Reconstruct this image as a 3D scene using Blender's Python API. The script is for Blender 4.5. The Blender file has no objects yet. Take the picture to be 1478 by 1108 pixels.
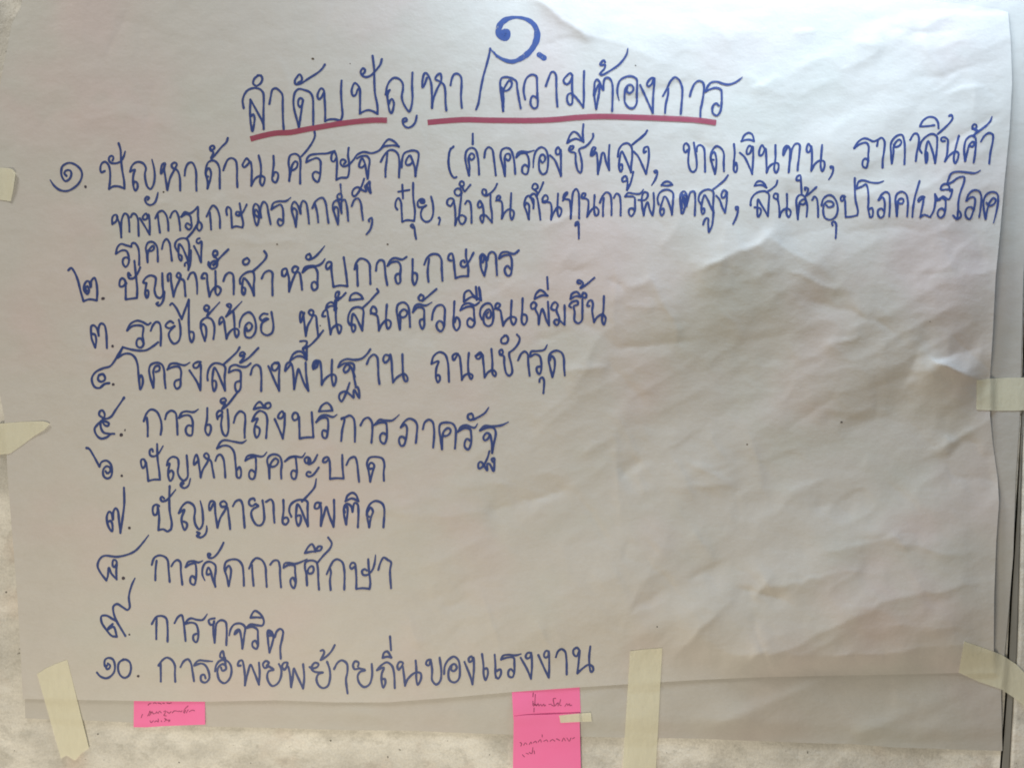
import bpy, bmesh, math, random
import numpy as np
from mathutils import Vector

scene = bpy.context.scene
COL = scene.collection
U = 0.00075            # metres per unit of the drawing plan (a sticky note is 76 mm = 102 units)
D = 1.2                # camera to paper plane
ZC = 1.45              # eye height
CX, CY = 739.0, 554.0

def P(px, py, h=0.0):
    """plan units -> world; the wall runs along X, h is the distance in front of the paper plane"""
    k = 1.0 - h*U/D
    return ((px-CX)*U*k, -h*U, ZC+(CY-py)*U*k)

# ---------------------------------------------------------------- camera
cam = bpy.data.cameras.new('camera')
cam.sensor_width = 36.0
cam.lens = 36.0*D/(1478*U)
cam.clip_start = 0.02; cam.clip_end = 60
camo = bpy.data.objects.new('camera', cam); COL.objects.link(camo)
camo.location = (0, -D, ZC)
camo.rotation_euler = (math.radians(90), 0, 0)
scene.camera = camo
scene.render.resolution_x, scene.render.resolution_y = 1024, 767

# ---------------------------------------------------------------- world and light
w = bpy.data.worlds.new('World'); scene.world = w; w.use_nodes = True
bg = w.node_tree.nodes['Background']
bg.inputs[0].default_value = (0.97, 0.92, 0.86, 1); bg.inputs[1].default_value = 0.14

def area(name, loc, target, sx, sy, power, col, spread=180):
    l = bpy.data.lights.new(name, 'AREA'); l.shape = 'RECTANGLE'; l.size = sx; l.size_y = sy
    l.energy = power; l.color = col; l.spread = math.radians(spread)
    o = bpy.data.objects.new(name, l); COL.objects.link(o); o.location = loc
    o.rotation_euler = (Vector(target)-Vector(loc)).to_track_quat('-Z', 'Y').to_euler()
    return o
# cool daylight falling from an opening above the right half of the sheet
k = P(1190, -270); area('daylight_opening', (k[0], -0.19, k[2]), P(1200, 200), 0.74, 0.14, 4.6, (0.62, 0.80, 1.0))
# the wider daylight from high above: it models the creases
area('daylight_high', (-1.15, -0.62, ZC+1.55), (0.0, 0, ZC-0.1), 0.4, 0.25, 16.5, (1.0, 0.975, 0.92))
# warm room light, low and to the left
area('room_light', (-0.35, -1.05, ZC-0.85), (-0.15, 0, ZC-0.5), 0.6, 0.5, 10, (1.0, 0.88, 0.68))
scene.view_settings.view_transform = 'Standard'; scene.view_settings.look = 'None'
scene.view_settings.exposure = 0.0; scene.view_settings.gamma = 1.0
scene.cycles.pixel_filter_type = 'BLACKMAN_HARRIS'; scene.cycles.filter_width = 1.8
scene.cycles.max_bounces = 6; scene.cycles.transparent_max_bounces = 16
# ---------------------------------------------------------------- materials
def mat(name):
    m = bpy.data.materials.new(name); m.use_nodes = True
    return m, m.node_tree, m.node_tree.nodes['Principled BSDF']
def N(nt, typ, **kw):
    n = nt.nodes.new(typ)
    for a, b in kw.items():
        if a in n.inputs: n.inputs[a].default_value = b
        else: setattr(n, a, b)
    return n
def noise(nt, co, scale, detail=3, rough=0.5, stretch=None):
    if stretch:
        mp = N(nt, 'ShaderNodeMapping'); mp.inputs['Scale'].default_value = stretch
        nt.links.new(co, mp.inputs[0]); co = mp.outputs[0]
    n = N(nt, 'ShaderNodeTexNoise'); n.inputs['Scale'].default_value = scale
    n.inputs['Detail'].default_value = detail; n.inputs['Roughness'].default_value = rough
    nt.links.new(co, n.inputs['Vector']); return n.outputs['Fac']
def ramp(nt, f, pts):
    r = N(nt, 'ShaderNodeValToRGB'); e = r.color_ramp.elements
    while len(e) < len(pts): e.new(0.5)
    for i, (p, c) in enumerate(pts):
        e[i].position = p; e[i].color = (c[0], c[1], c[2], 1) if hasattr(c, '__len__') else (c, c, c, 1)
    nt.links.new(f, r.inputs[0]); return r.outputs[0]
def mix(nt, f, a, b, mode='MIX'):
    m = N(nt, 'ShaderNodeMix'); m.data_type = 'RGBA'; m.blend_type = mode
    for s, v in ((m.inputs[0], f), (m.inputs[6], a), (m.inputs[7], b)):
        if hasattr(v, 'node'): nt.links.new(v, s)
        elif hasattr(v, '__len__'): s.default_value = (v[0], v[1], v[2], 1)
        else: s.default_value = v
    return m.outputs[2]
def coords(nt): return N(nt, 'ShaderNodeTexCoord').outputs['Object']
def bump(nt, bsdf, h, strength, dist, prev=None):
    b = N(nt, 'ShaderNodeBump'); b.inputs['Strength'].default_value = strength; b.inputs['Distance'].default_value = dist
    nt.links.new(h, b.inputs['Height'])
    if prev: nt.links.new(prev, b.inputs['Normal'])
    nt.links.new(b.outputs[0], bsdf.inputs['Normal']); return b.outputs[0]

def paper_mat(name, base, pink, green, pinkamt, rough=0.55):
    m, nt, p = mat(name); co = coords(nt)
    big = noise(nt, co, 5.5, 2, 0.5)
    c = mix(nt, ramp(nt, big, [(0.50, 0.0), (0.68, 1.0)]), base, pink)
    big2 = noise(nt, co, 6.3, 3, 0.6, (1.0, 1, 1.3))
    c = mix(nt, ramp(nt, big2, [(0.52, 0.0), (0.72, 1.0)]), c, green)
    # pulp grain: faint long fibres and a cloudy formation of the sheet
    fib = noise(nt, co, 260, 4, 0.65, (1, 1, 2.2))
    c = mix(nt, 1.0, c, ramp(nt, fib, [(0.3, 0.955), (0.7, 1.0)]), 'MULTIPLY')
    fl = noise(nt, co, 38, 4, 0.6)
    c = mix(nt, 1.0, c, ramp(nt, fl, [(0.35, 0.97), (0.65, 1.0)]), 'MULTIPLY')
    nt.links.new(c, p.inputs['Base Color'])
    p.inputs['Roughness'].default_value = rough; p.inputs['Specular IOR Level'].default_value = 0.30
    n1 = bump(nt, p, noise(nt, co, 420, 3, 0.6), 0.12, 0.0006)
    bump(nt, p, noise(nt, co, 24, 4, 0.55, (1, 1, 1.4)), 0.30, 0.005, n1)
    return m
M_paper = paper_mat('newsprint_paper', (0.622, 0.600, 0.562), (0.645, 0.572, 0.546), (0.598, 0.596, 0.550), 1)
M_back = paper_mat('newsprint_paper_under', (0.568, 0.552, 0.515), (0.580, 0.532, 0.500), (0.550, 0.548, 0.506), 1)

def ink_mat(name, col, dens, rough=0.45):
    m, nt, p = mat(name); co = coords(nt)
    c = mix(nt, noise(nt, co, 90, 3, 0.6), [x*0.86 for x in col], [min(1, x*1.14) for x in col])
    nt.links.new(c, p.inputs['Base Color']); p.inputs['Roughness'].default_value = rough
    p.inputs['Specular IOR Level'].default_value = 0.25
    t = N(nt, 'ShaderNodeBsdfTransparent'); mx = N(nt, 'ShaderNodeMixShader')
    f = ramp(nt, noise(nt, co, 160, 3, 0.7), [(0.3, dens-0.10), (0.62, dens)])
    nt.links.new(f, mx.inputs[0]); nt.links.new(t.outputs[0], mx.inputs[1]); nt.links.new(p.outputs[0], mx.inputs[2])
    nt.links.new(mx.outputs[0], nt.nodes['Material Output'].inputs[0])
    return m
M_blue = ink_mat('blue_marker_ink', (0.046, 0.078, 0.255), 0.92)
def dry(m):
    nt = m.node_tree; co = nt.nodes['Texture Coordinate'].outputs['Object']
    mx = [n for n in nt.nodes if n.type == 'MIX_SHADER'][0]
    src = mx.inputs[0].links[0].from_socket
    g = ramp(nt, noise(nt, co, 210, 4, 0.75, (1, 1, 0.6)), [(0.34, 0.35), (0.42, 1.0)])
    a = N(nt, 'ShaderNodeMath'); a.operation = 'MULTIPLY'
    nt.links.new(src, a.inputs[0]); nt.links.new(g, a.inputs[1]); nt.links.new(a.outputs[0], mx.inputs[0])
    return m
M_bold = ink_mat('blue_marker_ink_broad', (0.060, 0.110, 0.330), 0.92); dry(M_bold)
M_red = ink_mat('red_marker_ink', (0.38, 0.080, 0.130), 0.88)
M_pen = ink_mat('black_pen_ink', (0.14, 0.02, 0.06), 0.52)
M_speck = ink_mat('brown_speck', (0.10, 0.07, 0.05), 0.8)
M_dot = ink_mat('dark_dot_ink', (0.05, 0.04, 0.07), 0.85)

def tape_mat():
    m, nt, p = mat('masking_tape'); co = coords(nt)
    c = mix(nt, noise(nt, co, 18, 4, 0.6), (0.88, 0.86, 0.67), (0.94, 0.92, 0.77))
    c = mix(nt, 1.0, c, ramp(nt, noise(nt, co, 220, 3, 0.6, (1, 1, 0.3)), [(0.3, 0.95), (0.7, 1.0)]), 'MULTIPLY')
    nt.links.new(c, p.inputs['Base Color']); p.inputs['Roughness'].default_value = 0.5
    p.inputs['Specular IOR Level'].default_value = 0.35
    n1 = bump(nt, p, noise(nt, co, 300, 3, 0.6, (1, 1, 0.35)), 0.35, 0.0008)
    bump(nt, p, noise(nt, co, 60, 4, 0.6), 0.3, 0.002, n1)
    t = N(nt, 'ShaderNodeBsdfTransparent'); mx = N(nt, 'ShaderNodeMixShader'); mx.inputs[0].default_value = 0.66
    nt.links.new(t.outputs[0], mx.inputs[1]); nt.links.new(p.outputs[0], mx.inputs[2])
    nt.links.new(mx.outputs[0], nt.nodes['Material Output'].inputs[0])
    return m
M_tape = tape_mat()

def pink_mat():
    m, nt, p = mat('pink_note_paper'); co = coords(nt)
    c = mix(nt, noise(nt, co, 30, 3, 0.6), (1.0, 0.20, 0.47), (1.0, 0.24, 0.52))
    nt.links.new(c, p.inputs['Base Color']); p.inputs['Roughness'].default_value = 0.6
    p.inputs['Specular IOR Level'].default_value = 0.25
    bump(nt, p, noise(nt, co, 300, 3, 0.6), 0.1, 0.0006)
    return m
M_pink = pink_mat()

def wall_mat():
    m, nt, p = mat('old_painted_plaster'); co = coords(nt)
    a = noise(nt, co, 9, 7, 0.65, (1, 1, 1.5))
    c = mix(nt, ramp(nt, a, [(0.38, 0.0), (0.62, 1.0)]), (0.62, 0.605, 0.555), (0.93, 0.91, 0.84))
    b = noise(nt, co, 42, 8, 0.78, (1, 1, 1.5))
    c = mix(nt, ramp(nt, b, [(0.50, 0.0), (0.66, 0.55)]), c, (0.47, 0.46, 0.41))
    r = noise(nt, co, 14, 3, 0.5)
    c = mix(nt, ramp(nt, r, [(0.58, 0.0), (0.75, 0.4)]), c, (0.66, 0.50, 0.40))
    s = noise(nt, co, 150, 2, 0.5)
    c = mix(nt, ramp(nt, s, [(0.715, 0.0), (0.76, 0.9)]), c, (0.10, 0.095, 0.08))
    g = noise(nt, co, 420, 4, 0.7)
    c = mix(nt, 1.0, c, ramp(nt, g, [(0.3, 0.80), (0.7, 1.0)]), 'MULTIPLY')
    nt.links.new(c, p.inputs['Base Color']); p.inputs['Roughness'].default_value = 0.75
    p.inputs['Specular IOR Level'].default_value = 0.2
    n1 = bump(nt, p, noise(nt, co, 300, 5, 0.7), 0.6, 0.001)
    bump(nt, p, noise(nt, co, 45, 5, 0.65), 0.5, 0.004, n1)
    return m
M_wall = wall_mat()
def metal_mat(name, a_, b_, rough):
    m, nt, p = mat(name); co = coords(nt)
    c = mix(nt, noise(nt, co, 40, 5, 0.65, (2, 1, 0.4)), a_, b_)
    nt.links.new(c, p.inputs['Base Color']); p.inputs['Roughness'].default_value = rough
    p.inputs['Metallic'].default_value = 0.25
    bump(nt, p, noise(nt, co, 120, 4, 0.6), 0.3, 0.001)
    return m
M_metal = metal_mat('dull_grey_metal', (0.26, 0.255, 0.23), (0.42, 0.41, 0.37), 0.5)
M_gap_shade = metal_mat('gap_shade', (0.025, 0.025, 0.022), (0.045, 0.042, 0.038), 0.8)  # near-black colour stands in for the shade inside the recess

# ---------------------------------------------------------------- smooth noise and creases for the height of the sheets
rng = np.random.RandomState(11)
TAB = rng.rand(256, 256)
def vnoise(x, y):
    xi = np.floor(x).astype(int); yi = np.floor(y).astype(int); fx = x-xi; fy = y-yi
    fx = fx*fx*fx*(fx*(fx*6-15)+10); fy = fy*fy*fy*(fy*(fy*6-15)+10)
    a = TAB[xi % 256, yi % 256]; b = TAB[(xi+1) % 256, yi % 256]
    c = TAB[xi % 256, (yi+1) % 256]; d = TAB[(xi+1) % 256, (yi+1) % 256]
    return (a*(1-fx)+b*fx)*(1-fy)+(c*(1-fx)+d*fx)*fy - 0.5
def sstep(a, b, x):
    t = np.clip((x-a)/(b-a), 0, 1); return t*t*(3-2*t)
def ridge(px, py, x0, y0, x1, y1, amp, wa, wb, taper=0.25):
    """crease from (x0,y0) to (x1,y1); wa: width on the upper/left side, wb: on the other side"""
    dx, dy = x1-x0, y1-y0; L = math.hypot(dx, dy); ux, uy = dx/L, dy/L
    s = ((px-x0)*ux+(py-y0)*uy)/L; d = (px-x0)*(-uy)+(py-y0)*ux
    env = sstep(-taper, taper, s)*(1-sstep(1-taper, 1+taper, s))
    ww = np.where(d < 0, wa, wb)
    r = np.abs(d)/ww
    prof = np.exp(-r)*(1+0.15*r)
    return amp*env*prof
CREASES = [
 (1004, 386, 1118, 340, 6.0, 18, 44), (1110, 342, 1190, 390, 2.8, 16, 40),
 (870, 482, 822, 572, 1.5, 12, 14), (822, 534, 872, 528, 1.5, 9, 12), (815, 575, 775, 610, 1.0, 14, 10),
 (938, 402, 972, 470, 1.3, 10, 10), (972, 470, 972, 500, 1.0, 8, 8), (885, 500, 990, 494, -1.4, 9, 9),
 (875, 405, 900, 415, -0.9, 6, 6), (900, 412, 940, 405, 0.8, 8, 8), (905, 442, 940, 440, 0.8, 7, 8),
 (1342, 517, 1412, 548, 9.5, 24, 34), (1342, 515, 1425, 498, -3.6, 20, 14),
 (1372, 662, 1412, 668, -3.5, 16, 14), (1408, 666, 1440, 700, -3.5, 22, 16),
 (752, 722, 815, 706, -1.8, 12, 9), (706, 738, 752, 724, -1.6, 16, 16), (650, 700, 735, 700, 1.0, 16, 14),
 (560, 742, 690, 738, 1.6, 18, 22), (900, 690, 925, 672, -1.6, 14, 10), (925, 672, 928, 712, 0.9, 9, 9),
 (612, 820, 700, 775, 1.4, 14, 30), (640, 872, 680, 862, -0.9, 7, 7), (590, 890, 602, 935, 0.9, 9, 10),
 (1145, 610, 1200, 575, -1.0, 9, 9), (1000, 672, 1060, 666, 0.9, 8, 12), (965, 700, 1050, 698, 1.1, 9, 12),
 (1085, 858, 1110, 835, 2.2, 14, 12), (1062, 845, 1138, 866, -2.6, 10, 14), (1096, 849, 1228, 823, 3.2, 26, 20),
 (1185, 800, 1295, 776, 2.0, 30, 14), (1290, 786, 1400, 800, 2.0, 26, 16),
 (1290, 770, 1306, 795, 1.4, 10, 10), (1236, 878, 1425, 836, 3.2, 26, 20), (1087, 960, 1250, 882, 4.2, 40, 30),
 (968, 951, 1045, 874, 2.8, 22, 16), (900, 905, 960, 780, 1.6, 26, 22), (990, 950, 1040, 970, -1.2, 10, 12), (930, 965, 975, 900, -1.2, 20, 20),
 (1095, 966, 1205, 948, 2.6, 30, 14), (1200, 948, 1310, 940, 3.2, 34, 18), (1300, 944, 1400, 926, 2.6, 30, 20), (1060, 975, 1110, 935, 2.4, 16, 12), (1250, 905, 1390, 905, 1.4, 20, 20),
 (1385, 390, 1300, 400, -1.2, 20, 20), (1170, 430, 1300, 480, -2.2, 26, 26), (1200, 395, 1260, 470, 1.5, 30, 30),
 (190, 310, 250, 285, 0.9, 10, 12), (330, 345, 420, 350, 0.7, 8, 8), (60, 480, 180, 520, 0.6, 20, 20),
 (770, 2, 852, 50, 3.0, 30, 12), (850, 50, 960, 90, 1.2, 24, 20), (300, 300, 325, 285, 0.6, 6, 8),
 (120, 168, 200, 165, 0.8, 12, 16), (380, 1000, 520, 985, 0.8, 12, 16), (1000, 20, 1060, 60, 0.8, 12, 14),
 (1180, 270, 1330, 300, 1.8, 20, 26), (1210, 330, 1330, 330, -1.2, 12, 14), (1020, 230, 1090, 200, 0.8, 20, 20),
]
SMALL = []
_r = random.Random(5)
for _ in range(230):
    x = _r.uniform(20, 1430); y = _r.uniform(20, 1000); f = min(1, max(0, (x-350)/800))
    if _r.random() > 0.6+0.4*f: continue
    L_ = _r.uniform(30, 120); a_ = math.radians(_r.choice((-28, -28, 8, 55, -75))+_r.uniform(-22, 22))
    SMALL.append((x, y, x+L_*math.cos(a_), y+L_*math.sin(a_), _r.choice((-1, 1))*_r.uniform(0.4, 1.25)*(0.80+0.80*f), _r.uniform(4, 9), _r.uniform(8, 24)))
def rough_sheet(px, py):
    """broad slack and small crumples shared by both sheets"""
    m = 0.36+1.35*sstep(560, 1250, px+0.35*(py-500))
    c, s = math.cos(math.radians(-28)), math.sin(math.radians(-28))
    X = px*c+py*s; Y = -px*s+py*c
    h = 11.0*vnoise(X/330+3.1, Y/190+7.7)*m
    h += 6.5*vnoise(X/170+13.1, Y/62+2.7)*m*(0.30+0.70*sstep(650, 950, py))
    h += 1.0*vnoise(px/75+31.0, py/52+4.0)*m
    r = 1-2*np.abs(vnoise(X/62+51.0, Y/34+14.0)); h += 0.75*r*m
    r = 1-2*np.abs(vnoise(px/37+5.0, py/29+44.0)); h += 0.26*r*m
    h += 0.16*vnoise(px/13+5.0, py/11+84.0)*m
    return h
def h_back(px, py):
    h = -6.3+0.40*rough_sheet(px+15, py-20)
    h += ridge(px, py, 1234, 1056, 1295, 1079, 3.0, 12, 10)
    h += ridge(px, py, 1030, 1048, 1188, 978, 8.0, 34, 26)
    h += ridge(px, py, 1220, 1068, 1380, 1000, 5.5, 34, 26)
    h += ridge(px, py, 1290, 1005, 1320, 1012, 1.5, 10, 14)
    h += ridge(px, py, 500, 1020, 580, 1050, 1.4, 10, 16)
    h += ridge(px, py, 850, 1010, 900, 990, 1.2, 10, 12)
    by = interp([(0, 1030), (150, 1040), (300, 1048), (500, 1053), (760, 1060), (1178, 1072), (1445, 1083)], px)
    t = sstep(30, 2, by-py)*0.8
    h = h*(1-t)+(WH+1.9)*t
    return np.maximum(h, WH+1.7)
def h_front(px, py):
    h = rough_sheet(px, py)
    wx = px+9*vnoise(px/34+70, py/34)+4*vnoise(px/13, py/13+33); wy = py+9*vnoise(px/34, py/34+90)+4*vnoise(px/13+55, py/13)
    for c in CREASES: h = h+1.7*ridge(wx, wy, *c)
    for c in SMALL: h = h+ridge(wx, wy, *c)
    # slack hangs in a belly under the top right, hollow below it
    g = sstep(620, 1050, px)
    yr = py-365-0.16*np.abs(px-1110)+24*vnoise(px/120+7, py/160+2)
    h = h+g*(19*np.exp(-(yr/np.where(yr > 0, 175.0, 180.0))**2)+11*np.exp(-((py-872)/np.where(py > 872, 76.0, 150.0))**2)-4)
    # the top right corner leans back, the slack right edge stands a little off the sheet beneath
    h = h-13*sstep(60, -40, py)*sstep(760, 1000, px)*0.5
    h = h-10*sstep(26, -10, py-0.0*px)*sstep(1180, 1460, px)
    h = h+3.0*np.exp(-((py-680)/40.0)**2)*sstep(1390, 1440, px)
    # lower edge rests on the sheet beneath, the left edge on the wall
    by = interp([(0, 1006), (300, 1012), (560, 1013), (840, 991), (1178, 975), (1450, 969)], px)
    hb = h_back(px, py)+1.2
    t = sstep(34+60*sstep(1080, 960, px)+14*vnoise(px/90+3, py*0+1.5), 0, by-py)*0.9
    h = h*(1-t)+(hb+0.2)*t
    rx = interp([(0, 1446), (60, 1459), (190, 1457), (400, 1437), (545, 1429), (600, 1429), (690, 1440), (860, 1435), (985, 1434)], py)
    t = sstep(80+40*vnoise(py/60+8, py*0+4.5), 0, rx-px)*0.42
    h = h*(1-t)+(hb+1.0)*t
    t = sstep(120, 25, px)*0.8
    h = h*(1-t)+(hb+0.3)*t
    return np.maximum(h, hb)

# ---------------------------------------------------------------- object helpers
def link(name, me, m=None, parent=None):
    o = bpy.data.objects.new(name, me); COL.objects.link(o)
    if m: me.materials.append(m)
    if parent: o.parent = parent
    return o
def tag(o, label=None, cat=None, group=None, kind=None):
    for a, b in (('label', label), ('category', cat), ('group', group), ('kind', kind)):
        if b: o[a] = b
    return o
def mesh(name, V, F, smooth=True):
    me = bpy.data.meshes.new(name); me.from_pydata(V, [], F); me.update()
    if smooth:
        for p in me.polygons: p.use_smooth = True
    return me
def interp(pts, t):
    a = np.array(pts, float); return np.interp(t, a[:, 0], a[:, 1])
def sheet_mesh(name, left, right, top, bot, hf, nu, nv, thick=0.16):
    """left/right: [(y, x)...], top/bot: [(x, y)...]"""
    u = np.linspace(0, 1, nu)[None, :]; v = np.linspace(0, 1, nv)[:, None]
    X = 20+u*(1440-20)+0*v
    for _ in range(4):
        Y = interp(top, X)*(1-v)+interp(bot, X)*v
        X = interp(left, Y)*(1-u)+interp(right, Y)*u
    Y = interp(top, X)*(1-v)+interp(bot, X)*v
    H = hf(X, Y)
    n = nu*nv
    k = 1-H*U/D
    V = np.stack([(X-CX)*U*k, -H*U, ZC+(CY-Y)*U*k], -1).reshape(-1, 3)
    B = V.copy(); B[:, 1] += thick*U
    idx = np.arange(n).reshape(nv, nu)
    a, b, c, d = idx[:-1, :-1].ravel(), idx[1:, :-1].ravel(), idx[1:, 1:].ravel(), idx[:-1, 1:].ravel()
    F = np.concatenate([np.stack([a, b, c, d], -1), np.stack([d, c, b, a], -1)+n])
    rim = np.concatenate([idx[0, :], idx[1:, -1], idx[-1, -2::-1], idx[-2:0:-1, 0]])
    k = np.arange(len(rim)); k2 = np.roll(k, -1); nr = len(rim)
    F = np.concatenate([F, np.stack([k, k2, k2+nr, k+nr], -1)+2*n])
    return mesh(name, np.concatenate([V, B, V[rim], B[rim]]).tolist(), F.tolist())

# ---------------------------------------------------------------- the wall, with a recess that carries a metal channel
L1 = [(-400, 1517), (400, 1479), (600, 1474), (700, 1468), (860, 1458), (1000, 1451), (1108, 1443), (1500, 1416)]
L2 = [(-400, 1532), (400, 1492), (620, 1478), (730, 1475.5), (870, 1472), (940, 1470), (1010, 1464.5), (1108, 1459), (1500, 1436)]
WH = -9.5
def wall_part(name, left, right, label=None):
    ys = np.concatenate([np.linspace(-700, 0, 15), np.linspace(8, 1108, 138), np.linspace(1150, 1900, 12)])
    us = np.linspace(0, 1, 190)
    V = []; F = []
    for y in ys:
        a = left(y); b = right(y)
        xs = a+(b-a)*us; yy = np.full_like(xs, y)
        h = WH+1.3*vnoise(xs/60, yy/45)+0.8*vnoise(xs/17+9, yy/13)+0.4*vnoise(xs/7+9, yy/6)
        for x, hh in zip(xs, h): V.append(P(x, y, float(hh)))
    nu = len(us)
    for j in range(len(ys)-1):
        for i in range(nu-1):
            q = j*nu+i; F.append((q, q+nu, q+nu+1, q+1))
    # returns into the recess
    for side in (0, nu-1):
        base = len(V)
        for j in range(len(ys)):
            v = V[j*nu+side]; V.append((v[0], v[1]+0.03, v[2]))
        for j in range(len(ys)-1):
            q = j*nu+side; F.append((q, base+j, base+j+1, q+nu))
    o = link(name, mesh(name, V, F), M_wall); tag(o, label, kind='structure'); return o
wall_part('wall', lambda y: -900, lambda y: float(interp(L1, y)))
wall_part('wall', lambda y: float(interp(L2, y)), lambda y: 2400)

def strip(name, a, b, ha, hb, m, parent=None, bevel=0.9):
    """long raised strip following two edge lines a(y), b(y)"""
    V = []; F = []
    ys = list(np.linspace(-400, 1500, 96))
    for y in ys:
        x0 = float(a(y)); x1 = float(b(y)); wob = 0.25*float(vnoise(np.array(y/37.0), np.array(2.0)))
        for x, h in ((x0, ha-9), (x0, hb-bevel), (x0+bevel, hb+wob), (x1-bevel, hb+wob), (x1, hb-bevel), (x1, ha-9)):
            V.append(P(x, y, h))
    for j in range(len(ys)-1):
        for i in range(5):
            q = j*6+i; F.append((q, q+6, q+7, q+1))
    return link(name, mesh(name, V, F, False), m, parent)
root = bpy.data.objects.new('metal_channel', None); COL.objects.link(root); root.location = P(1450, 1108, WH)
tag(root, 'narrow grey metal channel running down the wall at the right edge', 'metal channel')
def lin(f, off): return lambda y: interp(f, y)+off
def adopt(o, r):
    o.parent = r; o.matrix_parent_inverse = r.matrix_basis.inverted() if r.type == 'EMPTY' else o.matrix_parent_inverse
    return o
def invp(r):
    from mathutils import Matrix
    return Matrix.Translation(-Vector(r.location))
for nm, a, b, hb, m in (('channel_back', lin(L1, -1.5), lin(L2, 1.5), WH-14, M_gap_shade),
                        ('channel_face', lin(L1, 3.0), lambda y: interp(L2, y)-2.6, WH+0.6, M_metal)):
    o = strip(nm, a, b, WH-6, hb, m, root); o.matrix_parent_inverse = invp(root)

# ---------------------------------------------------------------- the two paper sheets
back = link('under_sheet', sheet_mesh('under_sheet',
    [(-200, 60), (0, 50), (300, 10), (700, 16), (900, 33), (1100, 38)],
    [(-200, 1510), (0, 1496), (300, 1483), (400, 1477), (600, 1472), (690, 1466), (800, 1462.5), (880, 1456), (930, 1451), (1000, 1445), (1090, 1447)],
    [(0, -120), (1500, -120)],
    [(0, 1030), (32, 1036), (150, 1040), (300, 1048), (400, 1050), (500, 1053), (600, 1054), (690, 1058), (760, 1060), (900, 1064), (1000, 1065), (1178, 1072), (1230, 1073), (1290, 1078), (1445, 1083)],
    h_back, 300, 240), M_back)
tag(back, 'plain greyish paper sheet showing below and right of the written sheet', 'paper sheet')
front = link('written_sheet', sheet_mesh('written_sheet',
    [(-200, 40), (0, 32), (16, 29), (32, 18), (90, 6), (160, -6), (300, -22), (540, -6), (600, 6), (700, 12), (800, 20), (860, 25), (930, 29), (1010, 33)],
    [(-100, 1440), (0, 1446), (18, 1455), (60, 1459), (120, 1461), (190, 1457), (260, 1450), (340, 1443), (400, 1437), (480, 1433), (545, 1429), (600, 1429), (640, 1433), (690, 1440), (725, 1442), (780, 1438), (860, 1435), (985, 1434)],
    [(-50, -90), (900, -60), (1200, -22), (1300, -4), (1350, 2), (1400, 7), (1440, 14), (1460, 19)],
    [(0, 1006), (30, 1008), (200, 1011), (300, 1012), (400, 1010), (480, 1013), (560, 1013), (640, 1007), (740, 998), (840, 991), (920, 986), (1000, 981), (1090, 977), (1178, 975), (1290, 973), (1370, 971), (1450, 969)],
    h_front, 480, 350), M_paper)
tag(front, 'large crumpled sheet of paper handwritten in blue marker, taped over another sheet', 'paper sheet')

# ---------------------------------------------------------------- handwriting: every stroke of the pen as a ribbon of ink on the paper
def spline(pts):
    """centripetal Catmull-Rom through (x, y, w), about one point per 1.6 units"""
    if len(pts) < 3:
        q = pts
        if len(q) == 1: q = [q[0], (q[0][0]+0.3, q[0][1]+0.1, q[0][2])]
        out = []
        n = max(2, int(math.hypot(q[1][0]-q[0][0], q[1][1]-q[0][1])/2.0)+1)
        for i in range(n+1):
            t = i/n; out.append(tuple(a*(1-t)+b*t for a, b in zip(q[0], q[1])))
        return out
    p = [tuple(2*a-b for a, b in zip(pts[0], pts[1]))]+pts+[tuple(2*a-b for a, b in zip(pts[-1], pts[-2]))]
    out = []
    for i in range(1, len(p)-2):
        P0, P1, P2, P3 = [np.array(q, float) for q in p[i-1:i+3]]
        d = lambda a, b: max(1e-3, math.hypot(a[0]-b[0], a[1]-b[1])**0.5)
        t0 = 0; t1 = d(P0, P1); t2 = t1+d(P1, P2); t3 = t2+d(P2, P3)
        n = max(2, int(math.hypot(*(P2-P1)[:2])/1.6)+1)
        for j in range(n):
            t = t1+(t2-t1)*j/n
            A1 = (t1-t)/(t1-t0)*P0+(t-t0)/(t1-t0)*P1; A2 = (t2-t)/(t2-t1)*P1+(t-t1)/(t2-t1)*P2
            A3 = (t3-t)/(t3-t2)*P2+(t-t2)/(t3-t2)*P3
            B1 = (t2-t)/(t2-t0)*A1+(t-t0)/(t2-t0)*A2; B2 = (t3-t)/(t3-t1)*A2+(t-t1)/(t3-t1)*A3
            C_ = (t2-t)/(t2-t1)*B1+(t-t1)/(t2-t1)*B2
            out.append((C_[0], C_[1], P1[2]+(P2[2]-P1[2])*j/n))
    out.append(tuple(pts[-1])); return out
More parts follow.
